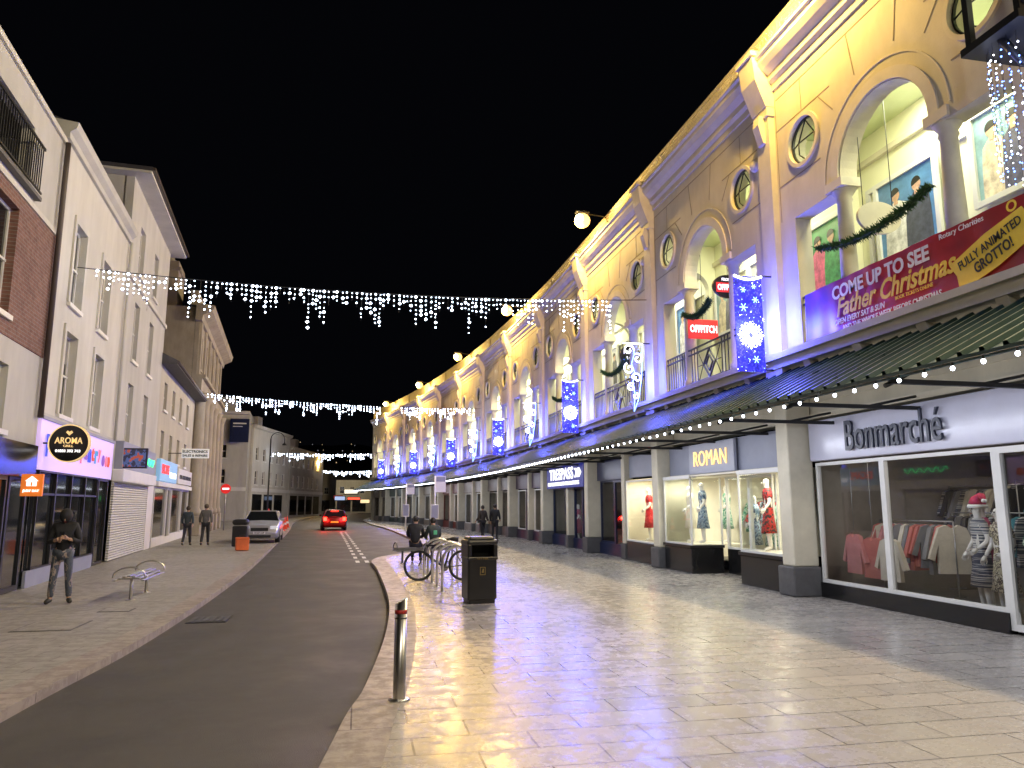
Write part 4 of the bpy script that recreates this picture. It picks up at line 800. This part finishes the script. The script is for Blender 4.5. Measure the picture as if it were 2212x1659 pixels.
s=thing('street_lamp','black swan-neck street lamp','street lamp',(-9.3,82,0)); MB().tube([(0,0,0),(0,0,1.2),(0,0,8.6)],[.14,.09,.07],'black',10).build('post',s); MB().tube([(0,0,8.6)]+[(.7-.7*math.cos(t*math.pi/8),0,8.6+.7*math.sin(t*math.pi/8)) for t in range(9)]+[(1.4,0,8.2)],.045,'black',8).build('arm',s); MB().lathe([(.05,.25),(.2,.1),(.24,0)],(1.4,0,7.95),'black').build('lamp_shade',s)
s=thing('street_lamp','added fill lamp on a tall post, unseen behind the viewer','street lamp',(-4.2,-5,0)); MB().tube([(0,0,0),(0,0,1.2),(0,0,9.2)],[.12,.09,.06],'black',10).build('post',s); MB().tube([(0,0,9.2),(.5,0,9.5),(1.3,0,9.5)],.04,'black',8).build('arm',s); MB().bbox(1.2,1.8,-.15,.15,9.44,9.54,'black',.03).box(1.25,1.75,-.1,.1,9.41,9.44,'lampglow').build('lamp_head',s); light('POINT','lamp_light',(1.5,0,9.2),(1,.91,.76),1700,s,.4)  # unseen lamp post added to fill the canopy shade along the shopfronts
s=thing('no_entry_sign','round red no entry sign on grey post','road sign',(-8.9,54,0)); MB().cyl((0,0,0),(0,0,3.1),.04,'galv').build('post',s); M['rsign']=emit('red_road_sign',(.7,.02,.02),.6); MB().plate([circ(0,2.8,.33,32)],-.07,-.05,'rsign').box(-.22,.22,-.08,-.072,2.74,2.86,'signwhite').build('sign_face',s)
s=thing('roadworks_sign','triangular red bordered roadworks warning sign on stand','road sign',(-5.35,48,0)); MB().plate([[(-.45,.7),(.45,.7),(0,1.5)]],-.02,0,'redsign').plate([[(-.3,.78),(.3,.78),(0,1.32)]],-.03,-.021,'white_s').plate([[(-.1,.82),(.15,.82),(.05,1.0),(0,1.15),(-.05,.98)]],-.04,-.031,'bk').build('sign_face',s); MB().tube([(-.35,0,0),(-.2,0,.75)],.02,'galv',6).tube([(.35,0,0),(.2,0,.75)],.02,'galv',6).build('stand',s)
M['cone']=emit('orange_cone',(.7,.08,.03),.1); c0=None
for k,(x,y_) in enumerate(((-5.0,50),(-4.95,52.5),(-5.1,56),(-5.3,60),(-5.6,46.5))):
    if c0 is None:
        c0=thing('traffic_cone','orange traffic cone with white band at the kerb','traffic cone',(x,y_,0),0,'cones along the kerb'); MB().box(-.22,.22,-.22,.22,0,.04,'cone').lathe([(.17,.04),(.03,.85),(.025,.87)],(0,0,0),'cone',14).build('cone_body',c0); MB().lathe([(.128,.3),(.08,.55)],(0,0,0),'white_s',14).build('reflective_band',c0)
    else:
        c=c0.copy(); COL.objects.link(c); c.location=(x,y_,0)
        for ch in c0.children: dup(ch,c,(0,0,0),0)
M['ob']=mat('orange_delivery_bag',(.62,.13,.03),.6,var=.25); s=thing('delivery_box','orange insulated delivery box standing on pavement','box',(-4.3,30.4,0),R(12)); MB().bbox(-.24,.24,-.2,.2,.02,.44,'ob',.03).build('box_body',s); MB().bbox(-.25,.25,-.21,.21,.42,.5,'ob',.03).build('box_lid',s); MB().tube([(-.12,0,.48),(-.1,0,.58),(.1,0,.58),(.12,0,.48)],.014,'black',6).build('handle',s)
s=thing('litter_bin','black litter bin with rounded top near parked car','bin',(-4.85,33.6,0)); MB().bbox(-.3,.3,-.28,.28,0,.85,'binp',.05).build('bin_body',s); MB().bbox(-.32,.32,-.3,.3,.88,1.12,'binp',.1).build('bin_lid',s)
def busstop(x,y_,h,fw,fh,label):
    s=thing('bus_stop',label,'bus stop',(x,y_,0)); MB().cyl((0,0,0),(0,0,h),.045,'white',n=10).build('post',s); MB().bbox(.04,.04+fw,-.03,.03,h-fh,h,'white',.01).box(.07,.01+fw,-.036,-.031,h-fh*.35,h-.06,'greyf').build('flag',s); MB().bbox(-.22,.22,-.05,-.01,.95,1.75,'white',.01).box(-.18,.18,-.056,-.051,1.0,1.7,'greyf').build('timetable',s)
busstop(4.1,41,3.3,.55,.9,'white bus stop flag on slim post'); busstop(3.1,50,3.1,.5,.7,'white bus stop flag on post beside lay-by'); 
# ---------------------------------------------------------------- cars
def car(loc,rz,paint,label,rear_lit=False,plate='AB12 CDE',est=True):
    s=thing('car',label,'car',loc,rz); pm=mat('car_paint',paint,.28,.5,var=.05); cg=mat('car_glass',(.01,.012,.014),.05)
    secs=[(-2.12,.66,.36,.58,.60),(-2.05,.78,.24,.60,.72),(-1.85,.83,.2,.6,.80),(-1.3,.85,.2,.62,.93),(-.95,.86,.2,.62,.99),(0,.87,.2,.62,1.0),(1.3,.86,.2,.62,1.01),(1.85,.83,.22,.62,1.0),(2.04,.78,.28,.62,.95),(2.1,.7,.38,.6,.86)]
    mb=MB(); vs=[];fs=[]
    for (y,w_,zl,zm,zb) in secs:
        pts=[(-w_*.9,zl),(-w_,zl+.1),(-w_*1.01,zm),(-w_*.98,zb-.08),(-w_*.90,zb),(0,zb+.03),(w_*.90,zb),(w_*.98,zb-.08),(w_*1.01,zm),(w_,zl+.1),(w_*.9,zl)]
        vs+=[(x,y,z) for x,z in pts]
    n=11
    for i in range(len(secs)-1):
        for j in range(n): fs.append((i*n+j,i*n+(j+1)%n,(i+1)*n+(j+1)%n,(i+1)*n+j))
    fs+=[tuple(range(n)),tuple((len(secs)-1)*n+j for j in range(n))]; mb.add(vs,fs,pm,True)
    zt=1.44; y0b,y1b,y0t,y1t=-1.0,2.0,-.25,1.65 if est else 1.2
    wb,wt=.79,.60
    rf=[(-wt,y0t,zt-.03),(wt,y0t,zt-.03),(wt,y1t,zt-.04),(-wt,y1t,zt-.04),(-wt+.1,y0t+.15,zt+.02),(wt-.1,y0t+.15,zt+.02),(wt-.1,y1t-.15,zt+.01),(-wt+.1,y1t-.15,zt+.01)]
    mb.add(rf,[(0,1,5,4),(1,2,6,5),(2,3,7,6),(3,0,4,7),(4,5,6,7)],pm,True)
    for sx in(-1,1):
        mb.tube([(sx*wb,y0b,.97),(sx*wt,y0t,zt-.03)],.03,pm,6).tube([(sx*wb,y1b,.98),(sx*wt,y1t,zt-.04)],.05,pm,6).tube([(sx*(wb+.0),.5,.98),(sx*wt,.55,zt-.03)],.03,pm,6).tube([(sx*wt,y0t,zt-.03),(sx*wt,y1t,zt-.04)],.03,pm,6)
    mb.build('car_body',s)
    g=MB(); A=[(-wb+.02,y0b+.02,.96),(wb-.02,y0b+.02,.96),(wb-.02,y1b-.02,.96),(-wb+.02,y1b-.02,.96),(-wt,y0t,zt-.03),(wt,y0t,zt-.03),(wt,y1t,zt-.04),(-wt,y1t,zt-.04)]
    g.add(A,[(0,1,5,4),(1,2,6,5),(2,3,7,6),(3,0,4,7)],cg).build('windows',s)
    for sx in(-1,1):
        for y in(-1.32,1.3):
            w_=MB().cyl((sx*.66,y,.31),(sx*.875,y,.31),.31,'rubber',n=24).build('wheel',s); MB().cyl((sx*.86,y,.31),(sx*.885,y,.31),.2,'galv',n=10).cyl((sx*.88,y,.31),(sx*.895,y,.31),.06,'black',n=10).build('rim',w_)
        MB().bbox(sx*.92-.09,sx*.92+.09,-.86,-.72,.98,1.1,pm,.03).build('wing_mirror',s)
    hl=emit('headlamp_lens',(.75,.8,.85),.25); tl=emit('tail_lamp_on' if rear_lit else 'tail_lamp',(1,.02,.01),14 if rear_lit else .1)
    for sx in(-1,1):
        MB().bbox(sx*.6-.16,sx*.6+.16,-2.11,-1.95,.62,.78,hl,.04).build('headlight',s); MB().bbox(sx*.66-.12,sx*.66+.12,1.98,2.13,.68,.95,tl,.03).build('tail_light',s)
    MB().bbox(-.38,.38,-2.14,-2.05,.55,.70,'black',.02).build('grille',s); MB().bbox(-.5,.5,-2.13,-2.05,.26,.38,'black',.02).build('bumper_intake',s)
    MB().box(-.26,.26,-2.16,-2.145,.42,.53,'white_s').text(plate or 'X',0,.475,.44,.08,-2.17,'bk',.01,.003).build('number_plate',s)
    MB().box(-.26,.26,2.12,2.135,.55,.66,'by').build('number_plate',s)
    if rear_lit:
        MB().box(-.25,.25,1.72,1.76,1.36,1.40,tl).build('brake_light',s)
        for sx in(-1,1): light('POINT','tail_glow',(sx*.66,2.4,.8),(1,.03,.02),60,s,.12)
    return s
car((-4.45,37.8,0),R(3),(.42,.42,.44),'silver parked estate car facing along the kerb',False,'WX57 LNP')
car((-1.75,57.0,-.1),R(184),(.10,.01,.01),'red car driving away with bright tail lights',True,'WF12 KTE')
# ---------------------------------------------------------------- people
def skin(verts,edges,radii,lv=1):
    me=bpy.data.meshes.new('t'); me.from_pydata(verts,edges,[]); o=bpy.data.objects.new('t',me); COL.objects.link(o); o.modifiers.new('s','SKIN'); o.modifiers['s'].use_smooth_shade=True
    for d,r in zip(me.skin_vertices[0].data,radii): d.radius=r if isinstance(r,tuple) else (r,r)
    me.skin_vertices[0].data[0].use_root=True
    sb=o.modifiers.new('b','SUBSURF'); sb.levels=lv; sb.render_levels=lv
    dg=bpy.context.evaluated_depsgraph_get(); dg.update(); m2=bpy.data.meshes.new_from_object(o.evaluated_get(dg)); r=([v.co.copy() for v in m2.vertices],[list(p.vertices) for p in m2.polygons]); bpy.data.objects.remove(o); return r
STAND=dict(pel=(0,0,.95),wai=(0,0,1.1),che=(0,0,1.3),nec=(0,0,1.47),hea=(0,-.02,1.6),cro=(0,-.01,1.69),
 sL=(-.17,0,1.41),eL=(-.23,.02,1.13),wL=(-.24,-.06,.90),sR=(.17,0,1.41),eR=(.23,.02,1.13),wR=(.24,-.06,.90),
 hL=(-.09,0,.90),kL=(-.10,-.02,.49),aL=(-.11,.02,.08),tL=(-.13,-.13,.03),hR=(.09,0,.90),kR=(.10,-.02,.49),aR=(.11,.02,.08),tR=(.13,-.13,.03))
def person(loc,rz,pose,label,coat,trou,hairc,shoe=(.02,.02,.02),hood=False,skinc=(.45,.28,.2),long=False,sc=1.,name='person',cat='person',group=None,dress=None,tmat=None,bald=False):
    J=dict(STAND); J.update(pose); s=thing(name,label,cat,loc,rz,group); s.scale=(sc,sc,sc)
    sk=mat('skin_tone',skinc,.5); cm=mat('coat_cloth',coat,.75,var=.25,scale=8,bump=.5,bscale=9); tm=tmat or mat('trouser_cloth',trou,.8,var=.3,scale=9,bump=.3,bscale=12); hm=mat('hair',hairc,.6,var=.4,scale=20)
    K=['pel','wai','che','nec','hea','cro','sL','eL','wL','sR','eR','wR','hL','kL','aL','tL','hR','kR','aR','tR']; ix={k:i for i,k in enumerate(K)}
    E=[('pel','wai'),('wai','che'),('che','nec'),('nec','hea'),('hea','cro'),('che','sL'),('sL','eL'),('eL','wL'),('che','sR'),('sR','eR'),('eR','wR'),('pel','hL'),('hL','kL'),('kL','aL'),('aL','tL'),('pel','hR'),('hR','kR'),('kR','aR'),('aR','tR')]
    Rd=dict(pel=.12,wai=.105,che=.12,nec=.05,hea=.084,cro=.062,sL=.056,eL=.042,wL=.03,hL=.082,kL=.056,aL=.042,tL=.035)
    rr=[Rd.get(k,Rd.get(k[0]+'L' if len(k)==2 else k)) for k in K]
    v,f=skin([J[k] for k in K],[(ix[a],ix[b]) for a,b in E],rr)
    b=MB().add(v,f,sk,True); h=Vector(J['hea']); 
    hd=(Vector(J['cro'])-Vector(J['nec'])).normalized(); fw=Vector((0,-1,0)); fw=(fw-hd*fw.dot(hd)).normalized(); sd=hd.cross(fw)
    b.tube([h+fw*.07+hd*.02,h+fw*.104-hd*.02,h+fw*.08-hd*.03],[.008,.014,.01],sk,6)
    for t in(-1,1): b.ball(h+sd*.082*t-hd*.005,.024,sk,8,(.5,1,1.3)); b.ball(h+fw*.076+sd*.03*t+hd*.02,.011,'bk',6)
    b.tube([h+fw*.08+sd*.022-hd*.055,h+fw*.084-hd*.055,h+fw*.08-sd*.022-hd*.055],.005,'redtape',5)
    for a in 'LR':
        e=Vector(J['e'+a]);w_=Vector(J['w'+a]); d=(w_-e).normalized(); sg=1 if a=='R' else -1; sx=Vector((-sg,0,0)); sx=(sx-d*sx.dot(d)).normalized(); up=d.cross(sx)
        b.tube([w_,w_+d*.05,w_+d*.09],[.026,.036,.034],sk,8)
        for q in range(4):
            o_=up*((q-1.5)*.018); ln=[.06,.075,.07,.055][q]; p0=w_+d*.085+o_; b.tube([p0,p0+d*ln*.5+sx*.008,p0+d*ln*.85+sx*.03],[.0095,.009,.007],sk,6)
        b.tube([w_+d*.03-up*.025,w_+d*.07-up*.05+sx*.02,w_+d*.10-up*.05+sx*.03],[.012,.01,.008],sk,6)
    b.build('body',s)
    if dress:
        MB().lathe([(.09,1.47),(.145,1.38),(.15,1.28),(.115,1.1),(.15,.94),(.17,.75),(.23,.42)],(0,0,0),dress,20,1.05,.8).add(*skin([J['che'],J['sL'],Vector(J['sL']).lerp(J['eL'],.8),J['sR'],Vector(J['sR']).lerp(J['eR'],.8)],[(0,1),(1,2),(0,3),(3,4)],[.11,.065,.052,.065,.052]),dress,True).build('dress',s); return s
    P=J; ck=['pel','wai','che','nec','sL','eL','wL','sR','eR','wR']; stand=P['hL'][2]>.7; lo=Vector(P['pel'])+Vector((0,0,-.10 if not long else -.3))
    vv=[P[k] for k in ck]; vv[0]=lo if stand else P['pel']; vv[6]=Vector(P['wL']).lerp(P['eL'],.08); vv[9]=Vector(P['wR']).lerp(P['eR'],.08); vv[3]=Vector(P['nec'])+Vector((0,0,.01))
    v,f=skin(vv,[(0,1),(1,2),(2,3),(2,4),(4,5),(5,6),(2,7),(7,8),(8,9)],[.155,.145,.155,.07,.08,.064,.05,.08,.064,.05])
    cx=Vector(P['che']).y
    v=[Vector((q.x,cx+(q.y-cx)*.85,q.z)) if abs(q.x)<.16 and stand else q for q in v]
    MB().add(v,f,cm,True).build('coat',s)
    v,f=skin([P['pel'],P['hL'],P['kL'],Vector(P['aL'])+Vector((0,0,.02)),P['hR'],P['kR'],Vector(P['aR'])+Vector((0,0,.02))],[(0,1),(1,2),(2,3),(0,4),(4,5),(5,6)],[.125,.095,.068,.058,.095,.068,.058]); MB().add(v,f,tm,True).build('trousers',s)
    for a in 'LR':
        v,f=skin([Vector(P['a'+a])+Vector((0,.04,-.03)),P['a'+a],P['t'+a]],[(0,1),(1,2)],[.045,.055,.042]); mb=MB().add(v,f,mat('shoe_leather',shoe,.5),True)
        base_=Vector(P['a'+a]).z-.08
        for q in mb.v: q.z=max(q.z,base_)
        mb.build('shoe',s)
    if hood: MB().ball(h+hd*.015-fw*.03,.122,cm,14,(.92,1,1.12)).build('hood',s)
    else: MB().ball(h+hd*.035-fw*.02,.1,hm,14,(.95,1.05,1.05)).build('hair',s)
    return s
ph=dict(eL=(-.25,.0,1.10),wL=(-.09,-.24,1.16),eR=(.25,0,1.10),wR=(.09,-.22,1.18),hea=(0,-.07,1.57),cro=(0,-.10,1.66),aL=(-.15,.0,.08),tL=(-.20,-.13,.03),aR=(.15,.02,.08),tR=(.2,-.11,.03),kL=(-.12,-.03,.49),kR=(.12,-.03,.49))
rip=patt('ripped_denim',[(.05,.06,.085),(.07,.085,.11),(.06,.07,.10),(.3,.25,.23),(.06,.075,.10)],5,stretch=(2,2,1))
person((-5.18,15.0,0),R(10),ph,'person in dark hooded jacket and ripped jeans looking at phone',(.012,.012,.014),(.16,.17,.2),(.02,.02,.02),hood=True,sc=.97,tmat=rip)
s=thing('phone','small phone held in both hands','phone',(-5.13,14.72,1.20),R(10)); MB().bbox(-.037,.037,-.005,.005,-.07,.07,'blackgloss',.003).build('phone_body',s); MB().box(-.032,.032,.0055,.007,-.062,.062,emit('phone_screen',(.6,.75,1),1.5)).build('screen',s)
wk=dict(kL=(-.09,-.14,.50),aL=(-.09,-.22,.09),tL=(-.1,-.36,.05),kR=(.09,.06,.49),aR=(.09,.26,.13),tR=(.1,.15,.04),wL=(-.26,.14,.93),wR=(.26,-.2,.95))
person((-7.1,34.2,0),R(175),dict(wk,wR=(.24,-.12,.95)),'person in blue-grey coat walking along the pavement',(.035,.05,.065),(.03,.03,.04),(.04,.03,.02),sc=.97,group='couple walking together')
person((-6.35,34.1,0),R(180),wk,'person in grey jacket and dark trousers walking',(.10,.095,.09),(.02,.02,.025),(.08,.06,.04),sc=1.02,group='couple walking together')
person((6.45,35.5,0),R(150),dict(wL=(-.2,-.15,1.0)),'person in long dark coat standing near shops',(.015,.015,.02),(.02,.02,.03),(.03,.02,.02),long=True,sc=1.02)
person((6.1,37.0,0),R(200),wk,'person in dark jacket walking past shops',(.04,.03,.03),(.02,.02,.03),(.03,.02,.02),sc=.98)
sit=dict(pel=(0,.05,.55),wai=(0,.06,.72),che=(0,.02,.95),nec=(0,-.02,1.12),hea=(0,-.06,1.24),cro=(0,-.06,1.33),sL=(-.18,.02,1.06),eL=(-.24,-.08,.80),wL=(-.12,-.3,.72),sR=(.18,.02,1.06),eR=(.24,-.08,.80),wR=(.12,-.3,.72),
 hL=(-.1,0,.53),kL=(-.12,-.42,.52),aL=(-.12,-.42,.08),tL=(-.13,-.56,.03),hR=(.1,0,.53),kR=(.12,-.42,.52),aR=(.12,-.40,.08),tR=(.13,-.54,.03))
person((1.75,23.25,0),R(-190),sit,'person in dark padded coat sitting on steel bench',(.012,.013,.018),(.02,.02,.03),(.02,.02,.02),sc=1.02)
s2=person((2.3,23.2,0),R(-165),sit,'person in dark coat with green reflective patch sitting on bench',(.02,.03,.03),(.02,.02,.03),(.02,.015,.01),sc=.98)
MB().bbox(-.06,.06,.145,.165,.85,.98,mat('green_reflector',(.1,.5,.25),.3),.01).build('reflective_patch',s2)
# mannequins
def mann(i,x,y_,z,dress,rz=0,sc=.98,k=0,hat=False):
    p=W(i,x,y_,z); J=dict(wL=(-.30,-.08,.93),eL=(-.25,.02,1.13),wR=(.2,-.14,1.0)) if k==0 else dict(wR=(.32,-.1,.98),wL=(-.14,-.1,1.0),eL=(-.28,.03,1.12))
    s=person(p,BAYS[i][1]+rz,J,'pale shop mannequin in knitwear and red festive hat' if hat else 'white shop mannequin wearing a patterned dress',(.1,.1,.1),(.1,.1,.1),(.7,.7,.7),skinc=(.75,.72,.68),sc=sc,name='mannequin',cat='mannequin',dress=dress,group='mannequins in shop windows')
    if hat:
        MB().lathe([(.112,1.62),(.125,1.65),(.112,1.68)],(0,-.015,0),'white_s',16).tube([(0,-.015,1.68),(0,0,1.76),(.06,.03,1.82),(.13,.04,1.76)],[.105,.08,.045,.02],M['hatred'],12).ball((.14,.04,1.74),.03,'white_s',10).build('hat',s)
    return s
M['hatred']=mat('festive_hat_red',(.5,.02,.08),.8)
D1=patt('red_dress_print',[(.55,.01,.02),(.4,.005,.01),(.6,.05,.06)],14); D2=patt('navy_dress_print',[(.02,.05,.12),(.1,.2,.35),(.4,.5,.6),(.02,.03,.08)],16); D3=patt('green_print',[(.01,.15,.1),(.05,.3,.2),(.6,.7,.6),(.02,.1,.08)],16); D4=patt('black_red_print',[(.02,.02,.02),(.5,.02,.02),(.03,.02,.02)],9); D5=patt('striped_knit',[(.6,.58,.55),(.05,.06,.1),(.5,.5,.5)],5,stretch=(.1,.1,5)); D6=patt('leopard_print',[(.5,.45,.3),(.08,.06,.05),(.6,.55,.4)],22); D7=mat('magenta_knit',(.3,.02,.1),.8); D8=mat('pink_knit',(.6,.25,.25),.8)
coral=mat('coral_knit',(.5,.15,.13),.8); creamk=mat('cream_knit',(.65,.6,.5),.8); teal=mat('teal_knit',(.05,.2,.25),.8); blk=mat('black_cloth',(.02,.02,.025),.8); grey=mat('grey_knit',(.2,.2,.21),.8)
mann(3,.95,.65,.61,D1,R(-20),sc=.98); mann(2,-1.6,.5,.73,D2,R(-20),.94,k=1); mann(2,-1.9,1.35,.73,D3,R(-25),.9); mann(2,1.62,.5,.73,D4,R(-25),k=1,sc=.94); mann(2,-2.35,.5,.73,creamk,R(-20),sc=.9); mann(2,-.9,1.6,.32,D2,R(-40),k=1); mann(2,-.3,1.7,.32,D3,R(-30)); mann(2,.4,1.7,.32,D2,R(-30),k=1)
mann(1,.2,1.0,.1,D5,R(-20),hat=True); mann(1,-.25,1.5,.1,D7,R(-30),k=1,hat=True); mann(1,.75,.85,.1,D6,R(-10),.95)
mann(4,-1.6,1.1,.1,D7,R(-20)); mann(4,2,1.1,.1,D5,R(-20))
def garment_mesh(dm,sc=1):
    o=[(-.09,0),(-.2,-.04),(-.38,-.5),(-.3,-.53),(-.22,-.28),(-.24,-.72),(.24,-.72),(.22,-.28),(.3,-.53),(.38,-.5),(.2,-.04),(.09,0),(0,-.06)]
    return MB().plate([[(a*sc,b*sc) for a,b in o]],-.04,.04,dm)
def rack(i,x,y_,z,ln,mats,rz,label):
    s=thing('clothes_rail',label,'clothes rail',W(i,x,y_,0),BAYS[i][1]+rz,'clothes rails in shops')
    MB().tube([(-ln/2,0,z),(ln/2,0,z)],.014,'galv',6).tube([(-ln/2,0,.08),(-ln/2,0,z)],.014,'galv',6).tube([(ln/2,0,.08),(ln/2,0,z)],.014,'galv',6).tube([(-ln/2,-.2,.09),(-ln/2,.2,.09)],.014,'galv',6).tube([(ln/2,-.2,.09),(ln/2,.2,.09)],.014,'galv',6).build('rail_frame',s)
    n=int(ln/.12)
    for k in range(n): 
        g=garment_mesh(random.choice(mats),random.uniform(.8,1.25)).build('garment',s,(-ln/2+.08+k*ln/n,0,z-.06),R(72)+random.uniform(-.35,.35))
rack(1,-2.0,1.7,1.45,1.6,[D8,coral,creamk,grey],R(8),'rail of pink and cream knitwear'); rack(1,-.9,2.6,1.6,1.8,[teal,D5,blk,D3,grey],R(20),'rail of teal and striped tops'); rack(1,-2.2,3.4,2.1,1.6,[D5,creamk,blk,grey],0,'rail of striped jumpers'); rack(1,.9,2.6,1.5,1.6,[D7,blk,D6],R(-15),'rail of magenta and black tops'); rack(1,-.4,3.9,2.2,3,[D5,D8,teal,creamk,blk],0,'high rail of mixed jumpers')
rack(2,-1.6,2.6,1.9,2.2,[D3,D2,D4,blk],R(0),'rail of dark patterned dresses'); rack(2,.6,3.2,1.9,1.8,[D2,D4,blk],0,'rail of dark dresses'); rack(4,-.9,2.2,1.8,1.6,[teal,blk,D7],0,'rail of outdoor jackets')
gg='clothes hanging in shop windows'
def garm(i,x,y_,z,dm,sc=1.,label='knitted top displayed in the shop window'):
    s=thing('hanging_garment',label,'clothing',W(i,x,y_,z),BAYS[i][1]+random.uniform(-.3,.3),gg); s.scale=(sc,)*3
    garment_mesh(dm).build('garment',s); MB().tube([(-.16,0,-.01),(0,0,.07),(0,0,2.7/sc-z/sc)],.005,'galv',5).build('hanger',s)
for a in((1,-2.45,.75,1.2,D8),(1,-2.0,.8,1.15,coral),(1,-1.5,.75,1.15,creamk)): garm(*a)
print('done',len(bpy.data.objects))
